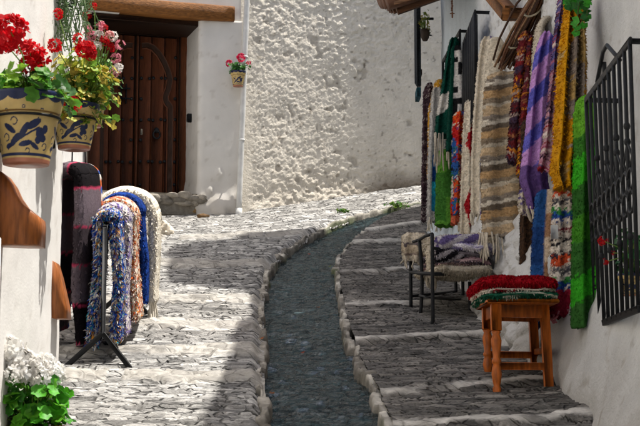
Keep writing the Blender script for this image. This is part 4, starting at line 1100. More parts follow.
p = bar_at(.62); drape('deep blue wool rug showing as a thin edge on the rack', p, p[2]+.075, .10, .115, .44, .5, .16, .05, mix(solid(hexl('#1c3f8e')), solid(hexl('#12275c')), .35), 34, 6000, .014, .0034, None, RK, bd)
p = bar_at(.84); drape('thick cream wool rug with a long fringe at the back of the rack', p, p[2]+.085, .14, .16, .42, .50, .30, .065, solid(hexl('#e3dccd')), 35, 16000, .018, .0034, (12, .14, .006, hexl('#e3dccd')), RK, bd)
rk = thing('rug_rack', 'black steel rug rack standing on splayed feet', 'rack', (B0[0], B0[1], float(Hg(B0[0], B0[1]))))
def foot(mb, at, y0):
    g0 = float(Hg(at[0], at[1]))
    mb.bar(np.array([at[0], at[1], g0+.16]), np.array([at[0], at[1], at[2]-.02]), .022, .022, (.02,)*3)
    for dx in (-.185, .14):
        mb.bar(np.array([at[0], at[1], g0+.19]), np.array([at[0]+dx, at[1]-.02, float(Hg(at[0]+dx, at[1]-.02))+.022]), .024, .03, (.02,)*3, up=(0, 1, 0))
for f, nm in ((-.10, 0), (1.02, 1)):
    mb = MB(); foot(mb, bar_at(f), 0); mb.out('leg', 'iron', rk, False)
mb = MB(); mb.bar(bar_at(-.10)-np.array([0, 0, .02]), bar_at(1.02)-np.array([0, 0, .02]), .025, .025, (.02,)*3); mb.out('rail', 'iron', rk, False)
# dark rug with pink lines on the wall behind the rack
def darkpink(u, h, c, row, L):
    q = (h+.008*(c-.5)) % .165
    k = np.where(((h/.165).astype(int) % 2 == 0)[:, None], hexl('#665b62'), hexl('#141114'))
    k = np.where(((h/.165).astype(int) % 4 == 3)[:, None], hexl('#3f373c'), k)
    k = np.where((q < .009)[:, None], hexl('#b03a5a'), k)
    return np.where((u > .8)[:, None], pal('#3a5fae', '#d8d2cc', '#c96a3a')[(h/.03).astype(int) % 3], k)
p = P(75, 176, 7.75); r = drape('dark grey and black rug with pink lines hung on a wall hook', p, p[2]+.03, 0.055, .06, .80, .86, .40, .07, darkpink, 41, 9000, .012, .0024, None, None, (.1, 1.0, .15), splay=.014)
r2 = r
mb = MB(); q = P(75, 171, 7.75); mb.bar(q+np.array([-.02, -.14, -.03]), q+np.array([0, .2, .01]), .02, .02); mb.bar(q+np.array([.01, .18, .0]), q+np.array([-.42, .20, .02]), .018, .018)
mb.tube([q+np.array([.0, -.1, .02]), q+np.array([.0, -.05, .5])], .004, 5); mb.tube([q+np.array([.04, .1, .02]), q+np.array([.03, .0, .5])], .004, 5)
tag(mb.out('rug_hook', 'iron'), 'black iron hook rod holding up the rug with pink lines', 'hook')
# crumpled cream cloth on the paving behind the rack
mb = MB(); q = G(157, 238); q[2] = float(Hg(q[0], q[1]))+.06
mb.ball(q, (.13, .17, .11), 60, .30, (60, 80), (.72, .64, .52), 1.9)
V = mb.V[-1]; d = V-q; l = np.linalg.norm(d, axis=1, keepdims=True)
V = q+d*(1+.45*np.abs(fbm(d[:, 0]*9, d[:, 1]*9, d[:, 2]*6, 3, 62))-.12)[:, None]; V[:, 2] = np.maximum(V[:, 2], q[2]-.08); mb.V[-1] = V
tag(mb.out('crumpled_cloth', 'wool'), 'crumpled cream cloth heaped on the paving near the doorstep', 'cloth')

# ------------------------------------------------------------------ wooden stool with folded rugs
stl = thing('wooden_stool', 'orange varnished wooden stool with turned front legs under folded red rugs', 'stool', tuple(G(520, 385)))
VW = hexl('#b8601f', .95)
L1, L0, L2, L3 = G(497, 391), G(488, 377), G(549, 387), G(536, 373)
zt = P(497, 303, L1[1])[2]
for L_ in (L1, L0, L2, L3): L_[2] = float(Hg(L_[0], L_[1]))-.04
zt_top = zt+.01
prof = [(.017, 0), (.019, .03), (.022, .05), (.016, .065), (.02, .08), (.026, .12), (.022, .15), (.017, .165), (.024, .175), (.024, .185), (.017, .2), (.024, .25), (.027, .28), (.018, .31), (.024, .32), (.018, .33)]
for L_ in (L1, L0):
    mb = MB(); hh = zt-L_[2]; sc = hh/.46
    mb.lathe(L_, [(r_*.92, z_*sc) for r_, z_ in prof], 16, VW)
    mb.box((L_[0]-.024, L_[1]-.024, L_[2]+.325*sc), (L_[0]+.024, L_[1]+.024, zt), VW)
    mb.out('leg', 'varnish', stl)
for L_, dx in ((L2, -.015), (L3, -.012)):
    mb = MB(); mb.bar(L_, np.array([L_[0]+dx, L_[1], zt]), .042, .042, VW, up=(0, 1, 0)); mb.out('leg', 'varnish', stl, False)
def rail(a, b, z, h, nm='rail', t=.022, dz=0):
    mb = MB(); mb.bar(np.array([a[0], a[1], z]), np.array([b[0], b[1], z+dz]), t, h, VW*random.uniform(.85, 1.05), up=(0, 0, 1)); mb.out(nm, 'varnish', stl, False)
# rails are flat boards on edge
for a, b in ((L1, L2), (L0, L3), (L1, L0), (L2, L3)):
    rail(a, b, zt-.035, .06, 'apron', .02)
rail(L1, L2, P(520, 366, L1[1])[2], .035); rail(L0, L3, P(515, 354.5, L0[1])[2], .033); rail(L2, L3, P(545, 352, L2[1])[2]+.01, .03)
mb = MB(); cs = (L1+L0+L2+L3)/4
mb.box((min(L1[0], L0[0])-.04, L1[1]-.045, zt-.004), (max(L2[0], L3[0])+.035, L3[1]+.05, zt+.018), VW*.9, .006); mb.out('seat', 'varnish', stl, False)
def folded(label, x0, x1, y0, y1, z0, h, col, seed, nt, ln, name='folded_rug', group='folded rugs on the stool', tilt=0, layers=1, edge=None, fn=None, yaw=0):
    """a folded rug: a soft slab with rounded, layered edges"""
    nu, nv = max(12, int((x1-x0)/.012)), max(12, int((y1-y0)/.012))
    V, K = [], []; m = 40
    th = np.arange(m)*2*math.pi/m
    # rounded slab = superellipsoid grid
    a = np.linspace(-math.pi/2, math.pi/2, 26); b = np.linspace(0, 2*math.pi, 120, endpoint=False)
    Aa, Bb = np.meshgrid(a, b, indexing='ij')
    s = lambda t, e: np.sign(t)*np.abs(t)**e
    X = s(np.cos(Aa), .3)*s(np.cos(Bb), .28); Yy = s(np.cos(Aa), .3)*s(np.sin(Bb), .28); Z = s(np.sin(Aa), .75)
    groove = 1-.05*np.abs(np.sin((Z+1)*math.pi*layers/2))**6*0
    w_ = 1+.05*fbm(X*2+seed, Yy*2, Z, 3, 3)+.035*np.abs(np.cos((Z+1)*math.pi*layers/2))*(layers > 1)
    Xw, Yw = X*(x1-x0)/2*w_, Yy*(y1-y0)/2*w_
    Zw = Z*h/2 + .016*fbm(X*2.2+seed, Yy*2.2, 0., 3, 5) + tilt*X
    cy_, sy_ = math.cos(yaw), math.sin(yaw)
    V = np.stack([((x0+x1)/2+Xw*cy_-Yw*sy_).ravel(), ((y0+y1)/2+Xw*sy_+Yw*cy_).ravel(), (z0+h/2+Zw).ravel()], 1)
    K = np.tile(np.array(col), (len(V), 1))
    if fn: K = fn(X.ravel(), Yy.ravel(), Z.ravel())
    K = K*(.8+.4*h2((V[:, 0]/.012).astype(int), (V[:, 1]/.012).astype(int), seed)[:, None])
    Q = gridq(26, 120, 0, True)
    return tag(rug_out(name, V, Q, K, None, nt, ln, .0028, seed, None, .2), label, 'rug', group)
xa, xb, ya, yb2 = min(L1[0], L0[0])-.075, max(L2[0], L3[0])+.03, L1[1]-.09, L3[1]+.10
folded('green and white folded rug lowest on the stool', xa+.02, xb, ya, yb2, zt+.017, .030, hexl('#2c6a50'), 51, 5000, .010, tilt=.004, layers=2, fn=lambda X, Y, Z: np.where((vn(X*6, Y*6, Z*3, 3) > .35)[:, None], hexl('#c9c4b4'), hexl('#1f5a44')))
folded('white folded rug between the green and the red ones on the stool', xa+.005, xb-.01, ya+.005, yb2, zt+.044, .018, hexl('#d6cabb'), 52, 3500, .010, tilt=.004, fn=lambda X, Y, Z: np.where((vn(X*5, Y*5, Z*3, 4) > .4)[:, None], hexl('#a82430'), hexl('#d6cabb')))
folded('shaggy crimson folded rug on top of the stool', xa, xb-.005, ya+.01, yb2+.02, zt+.058, .062, hexl('#9c0f1c'), 53, 14000, .013, tilt=.003, layers=2)

# ------------------------------------------------------------------ black metal bench with folded rugs
ben = thing('metal_bench', 'black metal bench with a curved back post loaded with folded rugs', 'bench', tuple(G(440, 320)))
bA, bB, bC, bD, bE, bF = [G(*q) for q in ((411,307),(420,316),(433,327),(470,311),(463,300),(456,296))]
for q in (bA, bB, bC, bD, bE, bF): q[2] = float(Hg(q[0], q[1]))-.03
def leg(q, ztop, bow=0, r=.011):
    mb = MB(); n = 7
    mb.tube([np.array([q[0]+bow*math.sin(k/(n-1)*math.pi*1.0), q[1], q[2]+(ztop-q[2])*k/(n-1)]) for k in range(n)], r, 8); mb.out('leg', 'iron', ben)
seatz = P(433, 274, bC[1])[2]
ztB, ztC, ztA = P(423, 240, bB[1])[2], P(431, 234, bC[1])[2], P(410, 240, bA[1])[2]
leg(bA, ztA, .0); leg(bB, ztB, .014); leg(bC, ztC); leg(bD, seatz+.0); leg(bE, seatz+.04); leg(bF, seatz+.08)
mb = MB(); up = lambda q, z: np.array([q[0], q[1], z])
sz = lambda q: seatz + .10*(q[1]-bC[1])
mb.tube([up(bC, sz(bC)), up(bD, sz(bD)-.01)], .011, 8); mb.tube([up(bC, sz(bC)), up(bA, sz(bA))], .011, 8); mb.tube([up(bA, sz(bA)), up(bF, sz(bF))], .011, 8); mb.tube([up(bD, sz(bD)-.01), up(bF, sz(bF))], .011, 8)
mb.out('seat_frame', 'iron', ben)
mb = MB()
for a, b, py, Y in ((bC, bD, 299, None),):
    z_ = P(440, 298, bC[1])[2]; mb.tube([up(bB, z_+.04), up(bC, z_), up(bE, z_+.06)], .009, 7); mb.tube([up(bA, z_+.06), up(bF, z_+.12)], .009, 7)
mb.out('stretcher', 'iron', ben)
mb = MB(); zr = P(433, 248, bC[1])[2]
mb.tube([up(bC, zr), up(bD, zr+.03)], .009, 7); mb.tube([up(bC, ztC), up(bC, ztC)+(bB-bC)*.5*np.array([1, 1, 0])+np.array([0, 0, .01]), up(bB, ztB)], .010, 7); mb.tube([up(bB, ztB), up(bB, ztB)+np.array([-.03, .1, .0])], .010, 7)
mb.tube([up(bD, sz(bD)), up(bD, zr+.03)], .010, 7)
mb.out('back_rail', 'iron', ben)
BG = 'folded rugs on the metal bench'
cx0, cx1, cy0, cy1 = bC[0]-.02, bD[0]+.05, bC[1]+.07, bD[1]+.10
sz0 = seatz+.012
def stripes(c1, c2, c3, f, s):
    return lambda X, Y, Z: np.where((np.sin(X*f+2*Z+1.5*vn(X*2, Y*2, Z*2, s)) > .35)[:, None], c1, np.where((np.sin(X*f*.6+4*Z+s) > .5)[:, None], c2, c3))
folded('cream folded rug lying lowest on the metal bench', cx0, cx1, cy0, cy1, sz0, .05, CREAM*.75, 61, 3000, .012, 'folded_rug', BG, yaw=.25)
folded('dusty pink folded rug under the grey one on the bench', cx0+.05, cx1-.02, cy0+.02, cy1, sz0+.048, .05, None, 62, 4500, .014, 'folded_rug', BG, fn=stripes(hexl('#a5858a'), hexl('#5a5058'), hexl('#b59a98'), 3, 3), yaw=.25)
folded('dark charcoal folded rug in the middle of the bench pile', cx0+.04, cx1, cy0+.03, cy1, sz0+.092, .042, None, 63, 3500, .012, 'folded_rug', BG, fn=stripes(hexl('#4a444b'), hexl('#b5adb2'), hexl('#7a7277'), 5, 5), yaw=.25)
folded('white and lilac striped folded rug near the top of the bench pile', cx0+.08, cx1+.02, cy0+.02, cy1+.03, sz0+.128, .05, None, 64, 4000, .012, 'folded_rug', BG, fn=stripes(hexl('#e2dcde'), hexl('#9287b0'), hexl('#d6d0d6'), 7, 7), yaw=.25)
# rolled rug on the pile and the pale throw that covers the bench's back
def roll(label, a, b, r, c1, c2, seed, grp):
    mb_V, mb_K = [], []; n, m = 26, 36
    a, b = np.array(a), np.array(b); t = (b-a)/np.linalg.norm(b-a); x = np.cross((0, 0, 1), t); x /= np.linalg.norm(x); y = np.cross(t, x); th = np.arange(m)*2*math.pi/m
    for k in range(n):
        f = k/(n-1); e = min(1, .55+min(f, 1-f)*12)
        rr = r*e*(1+.08*fbm(np.cos(th)*2, np.sin(th)*2, f*5+seed, 2, 3))
        mb_V.append(a+(b-a)*f+rr[:, None]*(np.cos(th)[:, None]*x+np.sin(th)[:, None]*y)); mb_K.append(np.where((np.sin(th*3+f*9+seed) > .2)[:, None], c1, c2))
    V = np.concatenate(mb_V); K = np.concatenate(mb_K); V = np.vstack([V, a, b]); K = np.vstack([K, c2*.4, c2*.4]); q = np.arange(m)
    T = np.concatenate([np.stack([np.full(m, n*m), (q+1) % m, q], 1), np.stack([np.full(m, n*m+1), (n-1)*m+q, (n-1)*m+(q+1) % m], 1)])
    return tag(rug_out('rolled_rug', V, gridq(n, m, 0, True), K, T, 1800, .010, .0022, seed, None), label, 'rug', grp)
zz_ = sz0+.155
roll('rolled white and violet rug lying on the bench pile beside the wall', (cx0+.06, cy0+.02, zz_+.02), (cx1-.02, cy0+.26, zz_+.06), .042, hexl('#d6d0d2'), hexl('#75679a'), 65, BG)
roll('rolled black and grey rug at the front edge of the bench pile', (cx0+.04, cy0-.02, zz_-.055), (cx0+.2, cy0+.06, zz_-.05), .034, hexl('#b5adb0'), hexl('#221f24'), 66, BG)
throwc = bands([(.07, CREAM*.9), (.018, hexl('#6a6064')), (.05, hexl('#c2b29a')), (.012, hexl('#8a7a70'))], .012, 4)
hang('cream throw with thin grey stripes hung over the end of the bench', [(233,404,428,9.28),(240,403,428,9.26),(252,403,426,9.25),(262,404,423,9.25)], throwc, .05, 2, .3, .012, .003, 3000, .010, .0026, 67, (9, .04, .006, CREAM*.8), group=BG, name='draped_throw')
hang('pale pink fringed rug hanging off the bench frame', [(246,427,433,8.9),(262,427,434,8.88),(278,428,434,8.88)], solid(CREAM*.8), .03, 1, .2, .012, .003, 900, .014, .0025, 68, (5, .07, .006, CREAM*.75), group=BG)
o = folded('pale cream shaggy rug spread over the top of the bench pile', cx0-.02, cx1+.06, cy0+.22, cy1+.42, zz_+.03, .07, CREAM*.85, 69, 7000, .022, 'folded_rug', BG, tilt=.01, yaw=.25)

# ------------------------------------------------------------------ plants
def leaf_mesh(mb, c, n, up, r, col, rs, lobes=7, cup=.25):
    n = n/np.linalg.norm(n); x = np.cross(n, up); l = np.linalg.norm(x)
    x = x/l if l > 1e-4 else np.array([1.0, 0, 0]); y = np.cross(n, x); m = lobes*2
    th = np.linspace(0, 2*math.pi, m, endpoint=False)
    rad = r*(1+.10*np.where(np.arange(m) % 2 == 0, 1, -1)); rad[m*3//4 % m] *= .35
    V = np.vstack([c, c+rad[:, None]*.55*(np.cos(th)[:, None]*x+np.sin(th)[:, None]*y)+n*r*.03, c+rad[:, None]*(np.cos(th)[:, None]*x+np.sin(th)[:, None]*y)+n*(r*cup*(.6+.5*np.sin(th*3+rs.uniform(0, 6))))[:, None]])
    k = np.arange(m); T = np.stack([np.zeros(m, int), 1+k, 1+(k+1) % m], 1); Q = np.stack([1+k, 1+m+k, 1+m+(k+1) % m, 1+(k+1) % m], 1)
    K = np.vstack([col*1.25, np.tile(col*.8, (m, 1)), np.tile(col*1.1, (m, 1))])
    mb.add(V, Q, T, K)
def bloom(c, r, col, nfl, rs, petals=5):
    mb = MB()
    for k in range(nfl):
        d = rs.normal(0, 1, 3); d[2] += .25; d /= np.linalg.norm(d); p = np.array(c)+d*r*rs.uniform(.72, 1.0)
        x = np.cross(d, rs.normal(0, 1, 3)); x /= np.linalg.norm(x); y = np.cross(d, x); R_ = r*rs.uniform(.36, .5)
        g = np.minimum(np.array(col)*rs.uniform(.8, 1.2), .92)
        for q in range(petals):
            a = q*2*math.pi/petals+rs.uniform(-.2, .2); e = math.cos(a)*x+math.sin(a)*y; s_ = -math.sin(a)*x+math.cos(a)*y; t = rs.uniform(.05, .5)
            V = [p, p+e*R_*.6+s_*R_*.38+d*R_*t*.4, p+e*R_*1.0+s_*R_*.25+d*R_*t, p+e*R_*1.05-s_*R_*.2+d*R_*t, p+e*R_*.6-s_*R_*.38+d*R_*t*.4]
            mb.add(V, [[0, 1, 2, 3]], [[0, 3, 4]], np.array([g*.85, g, g, g, g]))
    return mb
def plant(parent, c, spread, n, r, cols, seed, zr=(0, .25), droop=.3, down=0):
    mb = MB(); stm = MB(); rs = np.random.default_rng(seed); c = np.array(c)
    for k in range(n):
        a = rs.uniform(0, 2*math.pi); q = math.sqrt(rs.uniform(0.02, 1)); z = rs.uniform(*zr)*(1.1-.35*q)
        lump = 1+.25*math.sin(a*3+seed)+.2*math.sin(a*5+seed*2)
        p = c+np.array([math.cos(a)*q*spread[0]*lump, math.sin(a)*q*spread[1]*lump, z-down*q*q])
        nn = np.array([math.cos(a)*q*.9, math.sin(a)*q*.9, .75])+rs.normal(0, .4, 3)
        leaf_mesh(mb, p, nn, rs.normal(0, 1, 3), r*rs.uniform(.6, 1.2), cols[rs.integers(len(cols))]*rs.uniform(.75, 1.2), rs)
        if k % 2 == 0:
            s0 = c+np.array([math.cos(a), math.sin(a), 0])*q*.03
            stm.tube([s0, s0*.5+p*.5+np.array([0, 0, .02]), p], [.003, .0025, .0015], 5, hexl('#6f8a3a'))
    f = mb.out('foliage', 'leaf', parent); stm.out('stems', 'leaf', parent)
    return f
def heads(parent, lst, seed, name='flower_head'):
    rs = np.random.default_rng(seed)
    for (p, r, col, nf, base) in lst:
        if name == 'flower_head' and col[1] < .2: r, nf = r*.86, max(8, int(nf*.62))
        mb = bloom(p, r, np.array(col), nf, rs)
        o = mb.out(name, 'petal', parent)
        if base is not None:
            s_ = MB(); b = np.array(base); s_.tube([b, b*.5+p*.5+np.array([.01, .0, .02]), p], [.003, .0025, .002], 5, hexl('#7a9a45')); s_.out('stalk', 'leaf', parent)
def painted_pot(parent, c, R, h, face, seed, nm='pot'):
    """ochre glazed pot with a scalloped blue rim and blue scrolls; c is the centre of its foot"""
    nA, nH = 260, 150
    hh = np.linspace(0, 1, nH); th = np.linspace(0, 2*math.pi, nA, endpoint=False)
    rad = np.interp(hh, [0, .05, .06, .62, .70, .72, .76, .97, 1.0], [.64, .66, .66, .86, .885, .93, .95, 1.03, 1.01])*R
    TH, H = np.meshgrid(th, hh); a = (TH-face+math.pi) % (2*math.pi)-math.pi
    K = np.tile(hexl('#c4aa6c', 1.0), (nA*nH, 1)); K *= (1+.18*fbm(np.cos(TH)*4, np.sin(TH)*4, H*5, 4, seed).ravel())[:, None]
    blue, blk = hexl('#16234a'), hexl('#14130f')
    x = a*R*.9/h; y = H                                    # pattern coordinates in units of the pot's height
    m = np.zeros(x.shape, bool)
    m |= y > .90-.055*np.abs(np.sin(a*5.5))**.8
    per = (x+.5*.9) % .9-.45; sgn = 1
    def ell(cx_, cy_, lx, ly, rot):
        c1, s1 = math.cos(rot), math.sin(rot); dx, dy = per-cx_, y-cy_
        return ((dx*c1+dy*s1)/lx/1.3)**2+((-dx*s1+dy*c1)/ly/1.35)**2 < 1
    for q in ((-.20,.30,.10,.035,.75),(-.05,.42,.11,.035,1.0),(.10,.52,.10,.04,.55),(-.02,.25,.09,.03,.2),(.22,.40,.06,.06,0),(.30,.46,.04,.045,0),(.28,.33,.045,.04,0),(.19,.30,.04,.04,0),(-.28,.46,.09,.032,-.6),(-.33,.22,.05,.025,.3),(.14,.22,.07,.025,-.5)):
        m |= ell(*q)
    for (cx_, cy_, r) in ((.12,.62,.045),(-.20,.56,.05),(.33,.22,.045),(-.36,.34,.05),(.02,.15,.035)):
        d = np.hypot(per-cx_, y-cy_); m |= (np.abs(d-r) < .009) & (np.arctan2(y-cy_, per-cx_) > -2.0)
    d = np.abs(y-(.18+.55*(per+.35))); m |= (d < .016) & (per > -.36) & (per < .2)
    m &= ~((y > .62) & (y < .80))
    m |= (y > .085) & (y < .125)
    for (cx_, cy_) in ((-.30,.71),(-.05,.75),(.2,.72),(.38,.68)): m |= np.abs(np.hypot(per-cx_, y-cy_)-.018) < .007
    mf = m.ravel()[:, None]
    K = np.where(mf, blue*(1+.25*fbm(np.cos(TH)*9, np.sin(TH)*9, H*9, 3, seed+3).ravel()[:, None]), K)
    ln = (np.abs(y-.705) < .008).ravel()[:, None]; K = np.where(ln, hexl('#8a6a3a'), K)
    ft = (y < .06).ravel()[:, None]; K = np.where(ft, hexl('#b5755a', .9), K)
    V = np.stack([c[0]+(rad[:, None]*np.cos(TH)).ravel(), c[1]+(rad[:, None]*np.sin(TH)).ravel(), c[2]+(H*h).ravel()], 1)
    # inner wall and soil
    ri = [rad[-1]*.90, rad[-1]*.86]; zi = [h, h*.86]
    W = np.concatenate([np.stack([c[0]+r*np.cos(th), c[1]+r*np.sin(th), np.full(nA, c[2]+z)], 1) for r, z in zip(ri, zi)])
    V = np.vstack([V, W, [c[0], c[1], c[2]+h*.86], [c[0], c[1], c[2]]]); K = np.vstack([K, np.tile(hexl('#8a5a3c'), (nA, 1)), np.tile((.04, .03, .02), (nA, 1)), [(.04, .03, .02)], [hexl('#7a4a35')]])
    Q = gridq(nH+2, nA, 0, True); k = np.arange(nA); n0 = (nH+1)*nA; e = (nH+2)*nA
    T = np.concatenate([np.stack([n0+k, n0+(k+1) % nA, np.full(nA, e)], 1), np.stack([(k+1) % nA, k, np.full(nA, e+1)], 1)])
    return build(nm, V, [Q, T], 'ceramic', parent, K)
def ring(parent, c, r, wallx, z, nm='pot_ring'):
    mb = MB(); th = np.linspace(0, 2*math.pi, 40)
    mb.tube([np.array([c[0]+r*math.cos(t), c[1]+r*math.sin(t), z]) for t in th], .005, 6)
    mb.bar(np.array([c[0]-r, c[1], z]), np.array([wallx, c[1], z]), .012, .018); mb.bar(np.array([wallx+.012, c[1], z-.12]), np.array([wallx+.012, c[1], z+.1]), .014, .02)
    return mb.out(nm, 'iron', parent)
RED, PINK, WHITE = hexl('#c8101c'), hexl('#d98a9a'), hexl('#f6f3ee')
GL = [hexl('#3f7a22'), hexl('#5a9a2c'), hexl('#2c5f1c'), hexl('#7fae35')]
GY = [hexl('#8aa636'), hexl('#a8ad3c'), hexl('#5f8a2c'), hexl('#b59a3a'), hexl('#6f9a34'), hexl('#c0b050')]
PG = 'painted flower pots on the sunlit wall'
# pot nearest the camera
def potted(label, px, pyb, Y, rpx, hpx, seed, cat='flower pot'):
    b = P(px, pyb, Y); R = rpx/FPX*Y; h = hpx/FPX*Y
    t = thing('flower_pot', label, cat, tuple(b), PG)
    painted_pot(t, b, R, h, math.atan2(-b[1], -b[0]), seed)
    return t, b, R, h
t, b, R, h = potted('large ochre pot with blue scrolls and red geraniums, nearest on the sunlit wall', 26, 165, 5.2, 36, 72, 3)
ring(t, b, R*.93, -1.13, b[2]+h*.655)
top = b+np.array([0, 0, h*.9])
plant(t, top, (.15, .15), 110, .028, GL, 5, (0.0, .13), down=.02)
HS = lambda L_: [(P(x, y, Y), r, c_, n, top+np.array([0, 0, .05])) for (x, y, Y, r, c_, n) in L_]
heads(t, HS([(11,32,4.85,.062,RED,70),(4,42,4.95,.052,RED*.8,50),(30,53,5.1,.048,RED,54),(40,58,5.15,.042,RED,44),(27,65,5.1,.034,RED,34)]), 6)
# second pot, yellowing geranium
t, b, R, h = potted('ochre pot with blue scrolls and a yellowing geranium, between the two other pots', 74, 149.5, 6.2, 25, 46, 9)
ring(t, b, R*.93, -1.13, b[2]+h*.655); top = b+np.array([0, 0, h*.9])
plant(t, top+np.array([.02, 0, 0]), (.135, .15), 480, .021, GY, 8, (-.04, .27), down=.05)
heads(t, HS([(71,102,6.0,.034,RED,40),(76,107,6.0,.026,RED,26),(55,45,6.0,.034,RED,40),(58,14,6.05,.026,RED,28),(78,39,6.05,.026,RED,26),(86,50,6.0,.042,RED,50),(91,54,6.0,.03,RED*.9,30),(80,49,6.05,.026,RED*.8,24),(58,80,6.1,.010,RED,6)]), 9)
# third pot with carnations, on a bracket at the wall's end
t, b, R, h = potted('small painted pot of pink and white carnations at the corner of the wall', 93, 127, 6.75, 13, 30, 12)
ring(t, b, R*.95, -1.16, b[2]+h*.655); top = b+np.array([0, 0, h*.9])
plant(t, top, (.10, .10), 420, .011, [hexl('#4a8a3a'), hexl('#6aa052'), hexl('#8ab070'), hexl('#3a6a30')], 14, (.0, .23), down=.0)
car = []
for k, (x, y) in enumerate(((101,26),(99,35),(109,36),(113,36),(120,45),(116,58),(118,68),(115,72),(97,46),(87,29),(92,36),(110,47),(104,41))):
    car.append((x, y, 6.6+.02*(k % 4), .022, [PINK, WHITE*.9, hexl('#e0a0a0'), WHITE*.85, PINK][k % 5] if k not in (11, 12) else RED*.8, 22))
car += [(94,6,6.6,.016,RED*.9,14),(87,16,6.6,.02,RED*.6,16),(105,28,6.6,.016,RED*.9,14)]
heads(t, HS(car), 15, 'carnation')
# trailing grey-green plant above the second pot
tr = thing('trailing_plant', 'grey green trailing plant hanging above the yellowing geranium', 'plant', tuple(P(70, -20, 6.35)))
mb = MB(); rs = np.random.default_rng(18)
for k in range(46):
    x0 = rs.uniform(56, 92); a = P(x0, -28, 6.35+rs.uniform(-.12, .15)); ln = rs.uniform(.16, .34)*(1.15-.012*abs(x0-70)); dx = rs.uniform(-.03, .03)
    pts = [a+np.array([dx*q+.012*math.sin(q*9+k), .01*math.sin(q*7), -ln*q]) for q in np.linspace(0, 1, 9)]
    mb.tube(pts, .0022, 5, hexl('#6f8a5a'))
    for q in np.linspace(.05, 1, 22):
        p = a+np.array([dx*q+.012*math.sin(q*9+k), .01*math.sin(q*7), -ln*q]); d = rs.normal(0, 1, 3); d[2] = rs.uniform(-.8, .3); d /= np.linalg.norm(d); s_ = np.cross(d, rs.normal(0, 1, 3)); s_ /= np.linalg.norm(s_)
        l = rs.uniform(.014, .028); g = [hexl('#6f8f62'), hexl('#88a57c'), hexl('#4f7048'), hexl('#9ab08a')][rs.integers(4)]*rs.uniform(.7, 1.1)
        mb.add([p, p+d*l*.5+s_*l*.16, p+d*l, p+d*l*.5-s_*l*.16], [[0, 1, 2, 3]], None, g)
mb.out('foliage', 'leaf', tr)
mb = MB(); q = P(70, -28, 6.35); mb.lathe(q+np.array([0, 0, -.03]), [(.075, 0), (.09, .05), (.10, .14), (.105, .15), (.09, .15), (.085, .13)], 24, hexl('#a5643f')); mb.bar(q+np.array([-.09, 0, .1]), np.array([-1.14, q[1], q[2]+.1]), .012, .02, (.02,)*3); mb.out('pot', 'terracotta', tr)
# leaves at the very top left corner, a pot higher on the wall
# white geraniums at the foot of the wall
q = P(33, 440, 5.6); q[2] = float(Hg(q[0], q[1]))-.04
t = thing('flower_pot', 'white geranium in a pot at the foot of the sunlit wall', 'flower pot', tuple(q))
mb = MB(); mb.lathe(q, [(.075, 0), (.085, .06), (.10, .15), (.115, .155), (.118, .19), (.10, .19), (.095, .17)], 32, hexl('#a5643f')); mb.out('pot', 'terracotta', t)
top = q+np.array([0, 0, .17]); plant(t, top+np.array([0, 0, .0]), (.135, .16), 330, .030, [hexl('#4c9c24'), hexl('#6cb832'), hexl('#35781e')], 22, (-.10, .25), down=.05)
heads(t, HS([(11,350,5.5,.050,WHITE,60),(20,362,5.5,.048,WHITE,54),(14,374,5.45,.032,WHITE*.95,28),(27,371,5.5,.044,WHITE,46),(36,364,5.5,.034,WHITE*.95,30),(44,366,5.55,.046,WHITE,50),(50,376,5.55,.044,WHITE,46),(55,371,5.6,.034,WHITE,30),(58,379,5.6,.030,WHITE,26),(52,404,5.6,.020,WHITE,16),(40,377,5.5,.038,WHITE,36)]), 23)
# small pot by the drain pipe
b = P(238, 86.5, 14.85); t = thing('flower_pot', 'tiny painted pot of pink geraniums fixed beside the drain pipe', 'flower pot', tuple(b))
painted_pot(t, b, .078, .155, math.atan2(-b[1], -b[0]), 31); top = b+np.array([0, 0, .14])
plant(t, top, (.10, .08), 80, .02, [hexl('#2f6a2a'), hexl('#4a8a34'), hexl('#1f4a24')], 33, (.0, .12))
HP = hexl('#c01848')
heads(t, HS([(229,63.5,14.75,.040,HP,28),(241,57.5,14.75,.048,HP*1.1,34),(248.5,62.5,14.75,.028,HP,18)]), 34)
mb = MB(); mb.tube([b+np.array([.06*math.cos(a), .06*math.sin(a), .09]) for a in np.linspace(0, 6.283, 20)], .004, 5); mb.bar(b+np.array([0, .05, .09]), b+np.array([.02, .16, .09]), .01, .01); mb.out('pot_ring', 'iron', t)
# geranium behind the grille
b = P(618, 296, 6.0); t = thing('flower_pot', 'red geranium in a small glazed pot behind the iron grille', 'flower pot', tuple(b))
b[0] += .05
painted_pot(t, b, .05, .09, math.atan2(-b[1], -b[0]), 41); top = b+np.array([0, 0, .08])
plant(t, top, (.055, .10), 60, .022, [hexl('#2a6a30'), hexl('#1f5528'), hexl('#3a7a3a')], 42, (.0, .2))
heads(t, HS([(603,241,5.98,.022,RED,26),(605,262,6.0,.016,RED*.9,16),(613,253,6.0,.010,RED*.8,8)]), 43)
